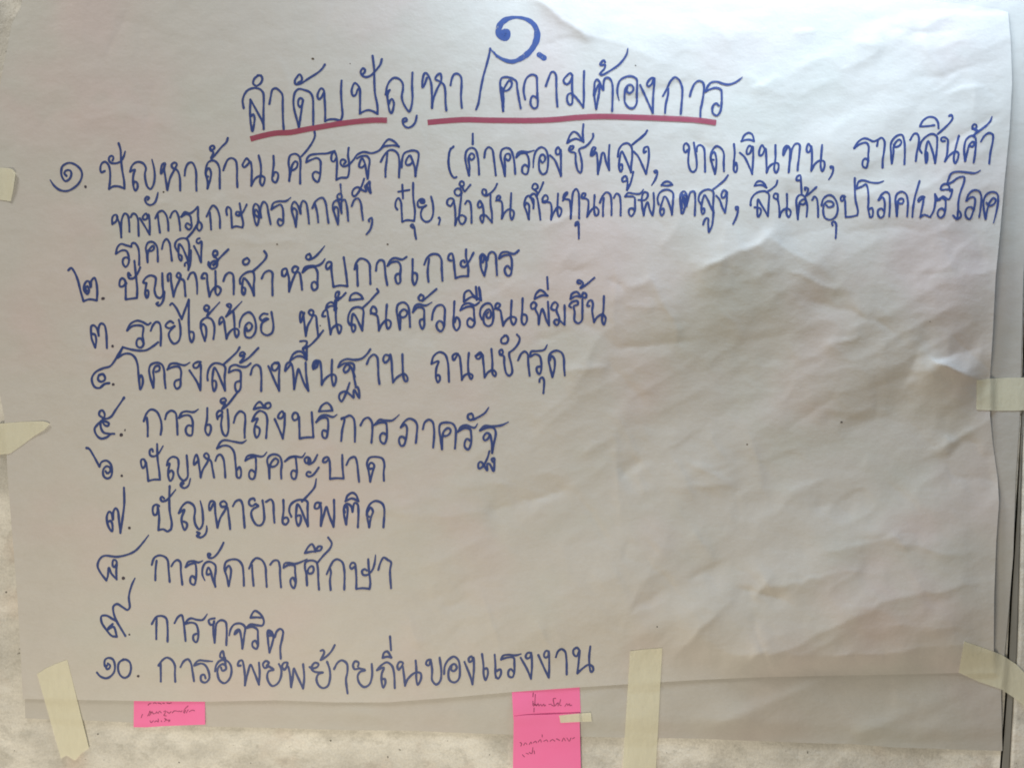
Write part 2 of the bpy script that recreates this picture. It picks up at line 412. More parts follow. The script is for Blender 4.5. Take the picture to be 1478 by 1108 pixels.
class Ink:
    def __init__(s): s.x = []; s.y = []; s.o = []; s.F = []; s.k = 0
    def stroke(s, pts, flat=False, seed=0):
        q = [pts[0]]
        for a in pts[1:]:
            if math.hypot(a[0]-q[-1][0], a[1]-q[-1][1]) > 0.25: q.append(a)
        if len(q) < 2: q.append((q[0][0]+0.3, q[0][1], q[0][2]))
        s.k += 1
        base = 0.30+0.010*(s.k % 46)
        n = len(q); b0 = len(s.x); xs = []; ys = []; os_ = []; rows = []
        for i, (x, y, w_) in enumerate(q):
            a = q[max(0, i-1)]; b = q[min(n-1, i+1)]
            tx, ty = b[0]-a[0], b[1]-a[1]; l = math.hypot(tx, ty) or 1; nx, ny = -ty/l, tx/l
            ww = w_*0.5*(1+(0 if flat else 0.09*math.sin(i*0.31+s.k*1.7)+0.05*math.sin(i*0.83+s.k)))
            o = base+0.0022*i
            s.x += [x-nx*ww, x, x+nx*ww]; s.y += [y-ny*ww, y, y+ny*ww]; s.o += [o, o+0.004, o]
            r = b0+3*i
            if i: s.F += [(r-3, r-2, r+1, r), (r-2, r-1, r+2, r+1)]
        if not flat:
            for e, (i, sg) in enumerate(((0, -1), (n-1, 1))):
                x, y, w_ = q[i]; a = q[max(0, i-1)]; b = q[min(n-1, i+1)]
                tx, ty = b[0]-a[0], b[1]-a[1]; l = math.hypot(tx, ty) or 1; tx, ty = tx/l*sg, ty/l*sg
                nx, ny = -ty, tx; r = w_*0.5; c = len(s.x); o = base+0.0022*i
                s.x.append(x); s.y.append(y); s.o.append(o+0.004)
                for j in range(7):
                    an = -math.pi/2+math.pi*j/6
                    s.x.append(x+r*(tx*math.cos(an)+nx*math.sin(an))); s.y.append(y+r*(ty*math.cos(an)+ny*math.sin(an))); s.o.append(o)
                for j in range(6): s.F.append((c, c+1+j, c+2+j))
    def build(s, name, m, hf, parent):
        X = np.array(s.x); Y = np.array(s.y); H = hf(X, Y)+np.array(s.o)
        k = 1-H*U/D
        V = np.stack([(X-CX)*U*k, -H*U, ZC+(CY-Y)*U*k], -1)
        return link(name, mesh(name, V.tolist(), s.F), m, parent)
def parse(text):
    """yields (line name, stroke points in plan units, default width)"""
    ox = oy = 0; sc = 1; W = 3; name = ''; out = {}
    for ln in text.strip().splitlines():
        t = ln.split()
        if not t: continue
        if t[0] == 'C': ox, oy, sc = map(float, t[1:4]); continue
        if t[0] == 'L': name = t[1]; out.setdefault(name, []); continue
        if t[0] in 'WB': W = float(t[1]); continue
        segs = [[]]
        for tok in t:
            if tok == '/': segs.append([]); continue
            v = [float(a) for a in tok.split(',')]
            w_ = v[2]/sc if len(v) > 2 else W
            segs[-1].append((ox+v[0]/sc, oy+v[1]/sc, w_))
        lift = name.startswith('note')
        for i, sg in enumerate(segs):
            if not sg: continue
            if i and not lift and segs[i-1]: sg = [last]+sg
            last = sg[-1]
            out[name].append(spline(sg))
    return out
STROKES = '''
L title
W 3.35
C 340 10 4.927
58,722 50,670 60,630 85,595 130,578 170,585 195,610 200,650 198,760 200,870 / 195,830 150,740 105,660 / 103,760 108,830 120,885 132,830 135,790 125,765 108,780
160,490 135,510 125,545 145,562 175,548 190,515 180,490 157,487
240,692 250,640 262,590 285,580 315,600 332,625 335,700 337,800 342,870
450,860 435,800 415,720 412,660 425,605 450,585 490,592 530,610 548,645 552,720 552,838
450,860 462,780 475,690 478,660 460,650 447,665 447,700 460,715 470,700
445,540 470,525 470,500 455,480 437,500 422,525 427,550 460,548 520,510 590,465 620,435 635,410
632,620 625,590 608,580 590,605 582,635 592,658 610,645 628,610 633,660 637,740 637,815 / 660,803 700,800 748,810 / 760,770 755,700 750,600 754,525
885,600 875,565 848,542 830,575 826,610 838,635 855,625 868,590 882,580 885,640 885,700 884,760 / 910,745 945,735 980,745 1010,762 / 1008,700 992,620 987,540 985,440 974,348
905,480 920,462 918,445 905,438 890,460 900,490 930,500 960,490 1000,450 1030,410 1040,372
1068,625 1080,560 1105,520 1130,505 1165,515 1188,545 1190,590 1182,640 1195,690 1235,745 1250,710 1258,650 1255,560 1258,468
1068,622 1097,590 1080,625 1085,680 1095,740 1108,758 1122,720 1125,680 1112,655 1100,665 1090,690
1200,818 1217,810 1212,793 1192,800 1195,840 1225,860 1260,845 1280,815 1288,775
C 600 10 4.927
80,505 60,560 48,575 48,530 62,475 75,472 95,500 110,545 115,620 116,720 / 125,660 150,590 180,530 182,495 175,475 150,490 140,515 170,530 200,555 210,600 212,680 218,738
248,558 258,510 275,480 300,477 322,500 326,560 322,640 328,718
430,730 445,690 460,600 480,500 505,410 525,330 530,297
622,742 615,680 605,600 602,530 615,505 650,500 690,512 715,530 722,580 735,660 747,722
622,742 625,660 622,600 640,560 665,525 682,535 680,565 660,590 635,598 612,575
778,658 768,600 775,540 795,500 830,482 858,495 863,540 865,620 868,680 862,715 840,722 820,700 818,660 832,635 850,640 860,650
925,565 945,510 965,465 985,465 998,490 1000,560 1002,640 1008,710
1115,490 1100,472 1075,490 1052,520 1060,545 1080,550 1100,530 1112,500 1112,580 1115,640 1110,690 1095,697 1078,670 1080,630 1100,615 1130,635 1160,670 1192,715 / 1196,640 1195,550 1198,457
C 840 60 6.158
205,185 195,168 165,195 165,210 205,208 200,240 160,290 180,297 250,260 330,205 380,145 400,105 408,62,10
105,480 110,420 115,360 135,338 155,360 165,385 190,435 192,380 205,330 235,322 260,350 272,400 272,500 268,620
127,600 115,530 112,470 130,420 153,380 155,430 143,510 127,600
330,525,10 315,460 318,400 340,345 390,315 440,310 485,335 490,380 487,470 485,550 460,590 420,590 385,550 378,490 388,420 410,390 440,388 458,415 448,445 420,460 400,445 402,410
645,330 620,325 585,360 578,385 590,400 615,385 642,330 640,400 632,500 630,635 / 600,570 560,480 517,388
720,485 755,420 790,350 828,318 865,345 890,410 892,470 885,560 878,645
738,635 745,560 765,470 768,420
958,488 975,430 1005,370 1040,350 1075,365 1085,410 1078,480 1065,560 1055,600 1052,685
1425,318,7 1400,340 1350,370 1300,383 1250,375 1200,358 1150,365 1120,395 1100,445 / 1140,425 1190,412 1235,430 1242,480 1240,560 1230,620 1200,658 1165,640 1158,600 1170,565 1195,550 1215,570
L number_above_title
C 600 10 4.927
634,205,40 620,190,42 632,178,44 652,180,44 655,205,42 640,220,44 612,212,48 590,180,48 600,130,48 640,93,36 700,76,22 770,83,24 830,115,34 860,165,42 863,220,44 840,280,44 800,330,40 750,367,36 690,390,32 630,378,24 580,350,20 535,305,8
575,358,10 560,325,14
880,342,42 912,364,42
L red1
B 8
C 340 10 4.927
105,940 200,915 290,898 390,893 500,872 600,855 750,830 900,812 1000,806 1077,807
L red2
C 600 10 4.927
85,823 200,812 350,803 500,806 650,808 850,808 1000,801 1150,787 1300,780 1478,783 1830,796 2000,806 2137,824
L line1
W 3.3
C 70 180 4.927
128,365 112,345 128,325 155,328 162,352 150,385 120,402 95,370 90,330 100,295 145,272 190,285 228,320 238,360 220,410 180,450 130,472 80,465 40,435 12,395,10
262,440,18 264,445,16
400,330 375,340 368,310 380,275 402,265 425,285 437,330 437,400 430,458 / 460,440 500,440 540,455 / 537,400 523,320 515,240 512,180 498,132
455,255 462,235 450,222 432,232 430,255 445,272 480,275 515,260 535,225 545,190,10
580,335 590,300 610,275 640,265 675,278 692,310 685,350 690,400 705,445 725,458 745,430 755,370 750,310 735,248,9
580,335 615,320 605,350 600,400 605,445 618,470 632,450 630,415 612,405 603,430
705,535 715,520 700,513 687,530 697,560 725,572 755,555 770,520 778,483,10
815,480,6 816,483,5
820,310 800,350 800,310 812,280 828,275 822,310 830,370 845,465 / 865,380 895,320 912,280 895,270 875,285 880,305 915,325 932,370 936,468
968,362 975,310 995,275 1020,270 1040,300 1050,350 1050,420 1052,470
1150,170 1165,180 1180,165 1170,150 1150,160 1152,185 1172,195 1155,240 1180,220 1230,160 1265,125 1275,95
1130,455 1130,400 1118,350 1120,310 1135,270 1165,255 1195,268 1215,310 1217,380 1218,455
1130,455 1150,390 1155,340 1140,310 1122,330 1118,360 1135,370
1243,325 1255,290 1275,250 1300,238 1330,255 1340,310 1340,380 1343,445
C 350 180 4.927
45,255 30,240 10,265 0,290 12,303 40,280 55,262 65,310 65,370 62,435 / 90,385 125,365 155,375 155,405 140,435 125,410 130,360 130,290 115,220
220,222 222,280 215,340 213,395 235,412 252,380 250,345 230,338 218,365
332,402 335,340 328,260 340,220 375,208 402,225 412,260 410,340 410,420
332,402 345,330 355,285 375,262 390,270 385,305 355,325 340,318
420,225 460,180 500,120 515,80 512,50
655,188 600,205 540,208 480,218 460,240 453,268 / 490,250 530,238 552,255 555,310 550,370 535,408 505,385 500,350 520,335 545,345
665,240 650,262 635,258 632,225 650,190 665,215 672,270 670,330 667,392 / 700,378 745,375 757,340 758,270 750,220 755,165
722,280 735,262 718,248 700,255 698,280 720,298 755,285 790,250 815,215 860,195 920,203 970,185 1000,158 1040,150 1080,148 1112,155
815,240 845,225 885,225 903,250 898,310 890,385
890,385 880,330 868,270 850,240 832,275 830,300 850,305 870,285
990,165 1015,125 1040,105 1065,112 1090,130 1112,158
865,385 850,430 825,480 795,510 780,495 790,460 820,445 850,465 880,475 870,440 878,430 895,460 912,488 905,440 905,405 885,425
983,265 1010,215 1045,182 1080,185 1105,210 1115,260 1113,375
1017,372 1017,320 1025,255 1030,205
1132,305 1135,250 1150,205 1185,188 1225,185 1250,200 1248,260 1235,320 1230,368 / 1225,310 1210,260 1190,220 1162,260 1165,285 1190,285 1210,265
1480,170 1470,210 1465,270 1475,330 1490,365
C 630 170 4.927
122,205 95,235 85,300 90,360 105,405 128,428 142,422
258,115 258,190
232,412 215,350 205,280 215,235 245,215 275,225 292,270 300,340 303,405
232,412 235,350 228,290 245,255 265,262 268,285 250,300 232,285
340,285 350,230 370,210 395,225 408,290 415,350 422,410
487,415 470,340 455,270 465,230 495,215 525,225 545,270 555,330 560,400
487,415 488,350 485,290 495,260 518,258 525,285 510,305 490,290
695,232,9 650,245 600,240 575,255 567,282 / 600,255 635,255 655,290 655,360 640,402 612,390 612,350 630,335 650,350
688,355,10 692,290 710,235 745,210 775,225 792,270 792,340 780,390 755,402 735,380 728,330 735,280 750,262 768,270 772,300 752,320 738,300
878,228 865,210 848,235 855,260 872,258 882,225 885,300 885,415 / 870,370 840,300 808,268
945,225 965,225 975,205 955,203 942,230 960,245 985,250 990,310 1005,375 1025,392 1035,340 1025,270 1015,225 1060,205 1095,170 1115,135 1113,115
930,180 950,125 975,100 1000,110 1030,150 1045,170 / 1020,160 990,150 960,160 930,180
1045,172 1040,110 1045,48
1105,255 1118,240 1132,215 1115,210 1098,270 1118,262 1135,245 1145,300 1148,400 / 1165,320 1180,250 1190,250 1205,310 1228,372 / 1225,280 1230,195
1290,278 1298,225 1325,190 1358,182 1385,205 1392,270 1385,340 1383,388 / 1365,340 1340,280 1318,240 1305,280 1298,350 1310,385 1322,360 1318,330 1298,345
1395,190 1430,160 1478,120
1345,450 1325,455 1322,430 1345,415 1358,450 1355,515 / 1378,470 1390,430 1400,385
C 900 170 4.927
65,190 110,155 150,120 168,92
160,240 145,250 148,215 172,207 180,240 178,300 160,400 / 130,330 100,270 70,240
225,392 218,380 235,375 240,395 225,440 200,480,9
455,230 440,248 430,235 430,195 445,182 465,205 462,260 462,330 480,380 500,385 518,360 518,290 508,230 500,178
520,240 525,205 545,195 570,215 578,290 580,385
650,400 630,330 618,280 630,235 660,203 690,215 712,250 712,320 714,380
650,400 660,330 658,280 645,245 625,260 622,295 640,300
785,188 790,250 785,320 785,375 797,390 808,360 800,320 787,345
838,168 860,125 890,108 915,120 928,168 / 900,158 870,158 838,168
915,210 895,200 875,235 880,260 900,250 918,205 922,270 915,400 / 890,340 860,280 828,250
1000,215 985,195 965,235 968,270 985,265 1005,225 1010,220 1015,290 1018,390 / 1035,350 1070,325 1098,325 1102,360 1085,392 1072,370 1080,290 1080,195
1165,210 1145,250 1135,270 1140,220 1160,200 1180,215 1182,290 1175,388 / 1185,300 1200,220 1225,185 1250,190 1250,260 1240,340 1238,375
1330,205 1315,185 1302,220 1308,245 1325,240 1335,200 1340,280 1335,378 / 1360,330 1395,305 1425,310 1428,350 1412,380 1402,350 1405,280 1412,195
C 1170 160 4.927
145,408 140,398 158,398 160,425 148,460 128,490,9
310,268 335,225 375,198 405,200 445,218 480,205 505,192 525,215 522,290 513,345 512,405
480,205 475,235 472,252
310,268 350,238 395,228 412,250 410,310 408,360 395,405 372,395 372,355 388,340 412,355
577,375 572,300 570,240 585,205 620,175 650,172 665,210 670,280 667,380
577,375 590,300 590,260 605,225 630,205 645,220 635,245 600,258 592,240
708,208 735,165 755,163 770,190 765,250 755,300 748,358
778,110 800,70 840,45 880,50 905,80 910,125 / 
778,112 830,110 880,103
790,300 775,270 785,225 820,185 860,165 895,180 900,230 895,300 885,372 / 870,300 850,240 835,215 820,270 815,330 822,372 830,340 828,295 815,310
905,165 950,125 990,85 1010,50 1000,30 985,38
955,215 932,215 930,195 950,188 975,205 975,250 970,310 955,360 / 990,315 1030,290 1050,300 1045,345 1028,375 1018,345 1035,250 1055,178
1150,130 1175,125 1180,105 1165,95 1150,115 1165,135 1185,140 1155,180 1190,150 1250,105 1280,70 1290,42,9
1098,358 1092,300 1095,240 1110,200 1145,178 1170,190 1175,230 1170,300 1160,368
1098,358 1115,290 1130,240 1155,220 1165,235 1150,255 1130,250
1212,218 1235,180 1270,158 1295,170 1295,220 1280,290 1270,375
L line2
W 3.2
C 150 270 4.927
60,265 58,225 68,203 88,198 95,215 85,245 62,262
92,212 110,260 120,310 123,358 / 122,290 128,225 148,188 168,200 178,250 181,318
190,215 205,190 225,195 240,225 245,290 247,348
308,205 300,188 275,215 285,232 305,225 318,195 325,260 325,338 / 300,295 255,222
365,222 388,180 415,170 440,195 455,250 458,310
398,325 388,250 382,195
470,218 488,180 508,170 525,195 538,260 542,308
548,212 575,178 610,188 650,160 668,140 668,200 670,240 645,300 585,368
552,212 585,192 612,205 620,240 622,285 605,303 580,280 590,258 612,270
672,235 662,290 678,312 695,290 690,258 672,245
730,210 750,165 775,132 800,150 822,210 825,292
762,302 758,240 752,180
875,200 870,165 880,142 900,155 905,200 908,250 910,290 / 935,280 985,288 / 990,260 978,200 965,117
958,205 965,182 942,178 940,198 965,202 990,175 1015,125
1065,200 1062,150 1075,120 1095,130 1108,170 1118,218 / 1112,160 1135,105 1155,120 1170,190 1185,265
1065,200 1075,250 1088,275 1100,240 1100,190 1080,160 1070,190 1095,215
1328,75,9 1295,100 1240,102 1205,115 1190,160 / 1220,140 1255,125 1270,150 1275,220 1272,262 1250,275 1235,250 1245,228 1268,240
1365,283 1350,220 1335,165 1340,120 1355,105 1378,130 1398,190 / 1398,140 1415,98 1435,110 1450,180 1458,260
1365,283 1370,220 1370,170 1350,150 1340,165
C 400 255 4.927
250,225 270,180 300,155 325,152 345,190 355,260 365,330
292,325 285,260 268,190
432,340 410,270 395,220 405,180 430,170 445,210 458,260 / 455,215 460,175 480,165 495,210 505,315
432,340 435,270 430,225 412,215 402,240
450,165 430,155 430,130 450,122 460,145 450,165
450,55 455,118,10
530,210 550,165 575,155 595,190 602,250 610,308
655,320 650,310 672,293 675,330 660,380 636,410
855,235 842,215 845,175 862,152 880,180 885,240 890,322 / 920,310 975,315 / 980,250 968,150 967,45
890,58 895,155
862,108 940,95
1035,175 1020,165 1022,185 1045,185 1045,165 1025,158 1000,180 1005,215 1040,215 1060,205 / 1035,225 1022,260 1030,300 1060,322 1090,310 1108,270 1108,200 1095,143
1148,295 1150,288 1158,300 1150,340
965,365 950,350 962,338 975,360 980,400 988,443
C 640 240 4.927
72,250 50,283 28,270 30,240 50,228 70,235 78,270 85,340 83,420 / 100,370 130,348 158,365 150,400 130,412 112,390 115,320 125,230 128,190
130,190 120,165 100,158 80,175 85,200 108,210 128,190
125,150 145,135 142,112 125,108 115,130 135,150 150,180 165,165 192,132
155,268 170,245 188,255 198,310 200,403
300,205 305,190 300,168 280,165 278,195 300,210 330,195 365,160 382,125
272,265 260,245 245,270 252,295 272,285 275,265 285,320 285,380 278,402 262,370 270,350 300,350 345,400 / 345,340 335,270 335,205
375,245 395,238 405,218 390,210 378,232 395,245 412,250 420,310 415,372 / 435,330 470,305 498,320 500,350 485,380 475,350 478,280 482,192
690,380 680,300 660,210 640,195 615,220 640,235 640,300
608,378 590,320 575,275 590,220 612,210 640,270
608,378 610,310 608,275 590,260 580,280
650,165 670,155 665,130 645,125 632,155 650,170 668,190 660,215 690,165 710,115
705,255 740,240 740,215 725,205 705,230 712,258 740,255 760,260 770,310 765,380 / 785,330 815,290 838,305 835,340 822,358 812,330 812,260 815,195
850,245 865,215 880,195 880,185 862,195 852,230 875,235 895,240 905,300 905,372 / 912,290 925,180 945,162 960,185 965,250 965,372
950,412 938,425 942,400 958,395 962,440 963,513
985,225 1005,215 1010,195 990,195 985,225 1010,230 1028,240 1030,300 1022,360 / 1045,320 1080,290 1102,310 1098,345 1082,350 1072,310 1075,205
1112,260 1130,215 1160,185 1185,200 1195,260 1195,348
1135,355 1135,290 1140,225
1212,225 1230,195 1250,205 1260,260 1260,350
C 880 240 4.927
240,165,9 215,195 170,195 130,190 110,215 / 145,215 175,220 180,270 178,320 155,355 138,340 140,305 165,300 175,315
205,240 250,240 270,215 268,190 245,185 230,215 230,280 242,350 / 250,300 270,255 285,310 305,350 / 315,280 312,190
348,272 340,230 355,190 390,168 425,170 450,190 450,250 443,345 / 430,290 400,220 388,215 375,250 362,290 358,325 370,352 385,330 382,300 362,310
368,135 380,120 405,108 430,115 445,132 / 410,138 368,135
510,335 502,260 505,200 525,178 545,195 548,240 545,285 / 560,230 575,185 600,180 608,230 605,350
520,335 535,290 530,240 520,200 525,250 540,280 548,220 535,200
515,300 515,240,12 530,225,14 540,265,14
648,270 632,240 640,200 665,175 705,165 735,180 738,230 735,290 740,330 / 720,290 690,225 675,205 658,250 652,310 660,340 672,330 672,300 655,305
735,165 780,130 820,95 840,65
665,415 668,400 685,370 700,372 700,410 705,468 / 725,430 735,370 738,320
830,180 812,170 795,200 800,225 820,215 832,180 832,250 820,330 / 800,290 780,235 758,210
900,310 895,290 912,290 912,310 905,350 878,410
1002,280 1005,240 1030,200 1070,180 1110,180 1132,200 1130,270 1125,355 / 1100,310 1070,260 1055,235 1050,290 1055,360 1075,330 1070,300 1050,295 1030,292
1115,185 1155,160 1185,130 1192,103
1030,138 1050,110 1075,107 1100,125 1115,152 / 1085,135 1030,138
1185,235 1165,220 1175,195 1195,200 1195,230 1205,290 1208,362 / 1225,320 1260,300 1285,315 1285,345 1272,362 1258,340 1262,270 1260,197
1338,378 1330,300 1330,230 1350,205 1380,210 1395,240 1405,290 1400,358
1338,378 1345,300 1355,250 1385,235 1395,255 1375,272 1350,265
1350,100 1328,100 1335,72 1355,65 1360,110 1365,195
1390,170 1388,152 1410,160 1405,190 1395,212 1425,190 1470,148
C 1150 230 4.927
110,290 125,265 140,275 150,330 152,410
175,328 190,280 225,255 255,262 285,310 290,370 270,415 235,430 200,415 188,370 195,320 220,298 255,305 260,330 225,340 210,325
255,470 250,452 262,442 278,455 280,500 277,560
335,275 345,265 325,260 312,280 320,298 340,285 345,340 348,410 / 385,408 430,398 / 435,370 418,290 413,200 413,133
425,210 470,190 490,178 503,200 510,290 508,350 520,410 / 535,410 542,370 535,345 515,355
618,155,9 580,168 530,165 470,150 440,160 425,205
580,290 605,250 635,232 655,245 662,310 658,405
585,290 610,270 622,290 625,350 615,405 595,415 578,395 580,360 605,350 615,365
712,405 705,340 702,280 715,245 745,230 775,245 790,300 788,360 785,405
712,405 718,345 720,300 735,280 758,285 755,310 735,315 715,300
822,410 828,340 842,260 860,200 873,155
908,268 885,285 865,300 870,275 900,265 900,300 888,360 878,412 / 905,395 950,410 / 975,360 985,300 983,248
985,250 1010,290 1040,265 1080,285 1100,250 1105,215 / 1060,215 1025,215 1030,190 1055,175 1080,185 1090,225
995,295 1030,275 1055,290 1058,340 1045,400 1020,415 1002,395 1010,360 1035,350 1050,365
1305,80,10 1270,98 1200,92 1140,88 1100,100 1080,140 1070,175 / 1100,165 1150,130 1190,125 1190,160 1165,230 1150,300 1148,370 1140,425 / 1165,410 1165,380 1148,365 1140,425 1112,400
1205,295 1225,245 1260,220 1295,225 1312,260 1308,340 1298,410
1208,295 1240,270 1265,275 1265,330 1250,385 1230,425 1205,410 1200,370 1215,345 1240,340 1255,355
1342,425 1330,350 1330,290 1350,250 1390,232 1425,245 1432,290 1420,370 1400,452,9
1342,425 1355,360 1370,310 1400,275 1415,290 1400,320 1370,330 1350,310
L line2b
C 150 270 4.927
85,475 95,430 120,405 160,415 195,425 / 200,400 220,400 242,430 250,480 250,555
85,475 130,450 160,455 175,490 175,540 155,568 135,545 138,510 160,500 180,515
310,535 305,480 298,430 315,395 345,390 375,420 382,480 383,530
310,535 312,480 325,440 350,418 355,440 335,455 315,450
412,440 425,390 445,370 465,395 475,460 483,525
525,460 505,420 515,385 550,365 590,370 605,410 605,460 600,530 / 580,480 555,425 535,405 530,460 535,510 548,525 552,490 530,480
655,275 630,320 585,368
575,560 575,545 592,535 600,560 600,590 / 612,550 618,500 618,450
680,365 665,370 658,392 675,400 692,385 692,460 690,535 / 670,480 640,420
L line3
W 3.5
C 90 360 4.927
42,148 62,132 85,160 110,220 130,300 150,368 / 190,355 245,362 / 248,300 240,230 228,202 205,225 202,270 190,230 175,225 155,255 155,290 178,318 190,290 178,262 160,280 175,295
285,350,20 294,348,18
455,240 425,265 408,260 410,220 425,205 445,220 450,290 450,355 / 530,345 / 532,280 522,180 512,82
485,185 470,165,18 468,180,18 475,205 505,205 535,170 553,128
598,240 575,235 595,200 630,185 662,200 662,240 655,290 670,335 695,345 715,320 712,250 710,170
598,240 590,290 590,320 600,345 612,320 608,290 592,295
725,300 720,350 705,385 685,400 668,385,20 680,378,18
752,225 750,180 768,170 772,220 790,335 / 805,280 835,210 840,180 825,165 812,190 830,205 862,220 870,270 875,332
892,210 912,170 935,165 950,200 958,260 958,318,10
1010,205 990,205 1005,170 1025,175 1030,230 1045,335 / 1065,290 1100,262 1125,280 1122,305 1105,325 1090,310 1090,240 1088,155
1080,55 1070,35 1080,10 1100,15 1100,40 1080,45 1105,80 1070,115 1120,60 1180,0
1040,90 1040,115 1065,138 1095,125 1100,95 1080,82 1055,100 1050,120
1145,225 1160,185 1185,165 1210,175 1218,230 1218,318
1310,62 1285,80 1290,105 1315,105 1330,80 1315,62
1265,245 1262,215 1280,185 1320,160 1355,160 1365,200 1360,260 1362,328 / 1345,280 1310,220 1290,205 1280,250 1278,305 1290,320,22 1300,300 1298,275 1282,270
1355,155 1400,115 1445,65 1452,40 1435,12
C 330 340 4.927
235,305 255,265 290,250 310,265 310,330 312,425
380,285 382,245 410,235 415,260 395,290 385,285
415,250 428,300 430,398 / 450,330 480,260 495,230 470,220 452,240 460,262 500,262 515,320 522,385
525,262 545,225 590,215 630,215 665,195 685,165,9
525,262 570,230 610,225 630,255 632,320 628,375 605,388 590,365 595,335 615,330 630,350
575,130 555,140 550,160 570,172 585,155 575,130
575,172 610,155 650,115 682,75,9
730,215 700,240 692,215 705,190 728,190 730,240 745,365 / 790,355 845,360 / 835,270 818,155
895,240 910,190 935,165 970,170 1000,200 1005,260 1008,345
918,358 915,290 912,210
1048,250 1055,200 1075,175 1100,180 1110,220 1115,280 1128,352
1265,152 1235,170 1180,160 1150,175 1130,215 / 1160,190 1205,188 1222,215 1220,280 1218,335 1200,342 1185,300 1195,275 1215,272
1308,168 1308,250 1308,320 1320,352 1340,310 1335,270 1318,265
C 560 330 4.927
258,255 280,205 315,182 355,185 378,215 382,290 387,370
288,378 282,310 292,215
450,228 430,220 435,185 455,178 465,210 472,280 480,352 / 520,340 570,338 / 570,270 555,200 555,148
545,240 540,225 520,235 520,265 545,272 575,235 608,172
660,235 655,200 670,180 690,195 700,225 705,225 718,180 740,165 762,180 770,250 775,330
685,335 665,290 658,235 670,190 690,205 700,250 685,335
675,240 690,200,20 700,215,18
930,155 895,180 840,165 805,175 790,212 / 830,190 865,190 878,215 880,280 870,330 850,335 832,310 832,280 850,265 868,285
L line4
W 3.4
C 110 430 4.927
135,352 110,290 105,240 108,200 125,195 145,215 160,268 / 158,215 175,182 198,190 212,240 218,355
135,352 142,300 132,260 110,255
258,342,20 259,344,18
362,232 385,185 430,162 470,170 510,190 528,178
362,232 400,200 450,195 475,205 472,270 478,330 462,352 435,345 428,315 440,290 462,290 480,325
530,232 545,195 570,170 592,180 602,240 600,338
690,178 670,165 645,180 635,200 660,215 700,200 / 675,225 658,255 670,300 695,325 725,310 740,270 740,210 730,155
668,50 680,38 710,70 740,130 750,150 / 775,80 800,12 / 800,100 800,180 808,290 820,315 835,285 832,245 812,240
915,80 935,85 945,65 925,52 908,70 915,90 940,100 930,128 965,90 1020,30,9
915,305 895,250 885,200 890,165 925,140 960,150 980,190 982,240 975,292
915,305 925,250 918,200 900,185 885,215
1035,170 1018,188 1020,150 1035,135 1048,155 1058,220 1068,290 / 1085,250 1120,220 1150,225 1155,255 1140,280 1128,255 1125,180 1118,100
1085,65 1070,50,18 1085,42,16 1100,50 1090,90 1065,132 / 1110,95 1178,25,9
1160,210,10 1165,165 1190,120 1230,102 1260,130 1278,200 1270,250 1240,282 1205,275 1198,230 1205,195 1230,175 1250,195 1240,225 1215,235 1212,215
1360,115 1330,112 1305,140 1320,160 1350,145 1365,150 / 1325,175 1315,200 1320,245 1355,265 1390,250 1402,210 1388,100
C 370 430 4.927
340,105 315,175 310,130 318,98 330,105 340,170 352,270 / 365,200 395,140 405,95 385,85 372,105 395,125 420,125 430,190 440,280
312,308 340,305 358,310 355,335 330,360 370,345 420,300 475,232
490,130 470,130 480,95 500,85 510,130 520,200 527,258 / 540,215 580,190 602,200 600,235 588,252 575,215 565,140 565,80
495,75 505,45 530,30 555,45 570,75 / 555,60 525,58 495,75
565,80 570,0
C 330 340 4.927
755,470 770,455 760,440 765,405 785,400 780,430 775,445 800,440 832,408
752,530 758,460
770,465 800,440 
650,640,9 652,640,9
862,635 850,610 855,560 880,520 920,508 955,525 955,600 950,675 / 930,630 900,570 885,555 875,600 875,660 885,685 900,665 895,635 878,635
955,512 1000,470 1050,415 1065,400 1055,380
860,460 870,425 905,408 940,425 955,450 / 900,455 860,460
1010,555 1050,550 1045,515 1025,505 1010,540 1030,558 1055,570 1065,620 1068,675 / 1090,630 1125,600 1150,610 1150,645 1132,662 1120,630 1120,560 1125,490
1218,668 1205,600 1195,530 1205,490 1245,475 1275,500 1285,560 1290,650
1218,668 1222,600 1218,550 1245,525 1268,540 1262,570 1235,582 1212,565
1445,475,9 1400,497 1350,488 1325,500 1310,545 / 1345,510 1385,520 1390,580 1390,640 1378,665 1360,630 1362,600 1385,595
1365,420 1350,440 1360,462 1382,455 1385,430 1365,420
1378,465 1420,430 1478,380
C 600 400 4.927
115,302 125,245 150,205 185,198 205,220 205,290 202,350 180,385 155,370 148,335 165,312 188,320 200,350
275,172 272,250 270,350 290,378 312,350 308,300 290,285 278,320
318,235 335,200 375,185 420,200 450,180
318,235 370,210 408,215 415,270 418,330 400,355 372,345 368,310 385,292 412,310
342,175 350,110 380,95 410,130 465,165 / 455,90 450,72 
342,175 400,140 430,150 / 435,165 428,68
450,75 460,165
472,300 458,270 465,220 500,188 530,190 550,230 552,290 540,335 515,348 488,330 482,280 495,245 520,228 535,250 530,285 510,290 502,265 515,250
565,225 590,215 600,195 580,185 566,210 580,228 600,235 612,290 622,345 / 640,310 680,282 712,290 710,320 695,338 678,310 678,240 682,165
760,150 758,230 755,320 770,338 790,310 785,270 765,265
850,220 825,225 820,195 840,178 858,195 850,225 870,270 875,335 / 885,270 900,225 915,260 930,310 948,342 / 945,260 940,175
845,155 855,120 885,92 905,100 938,132 / 900,130 845,155
935,0 940,85
985,235 965,225 970,195 990,178 1010,195 1000,235 1022,300 1005,342 985,325 990,305 1015,305 1058,338 / 1060,280 1058,200
1105,215 1090,205 1115,175 1150,170 1152,195 1125,205 1130,250 1130,310 1155,328 1180,310 1185,250 1185,160
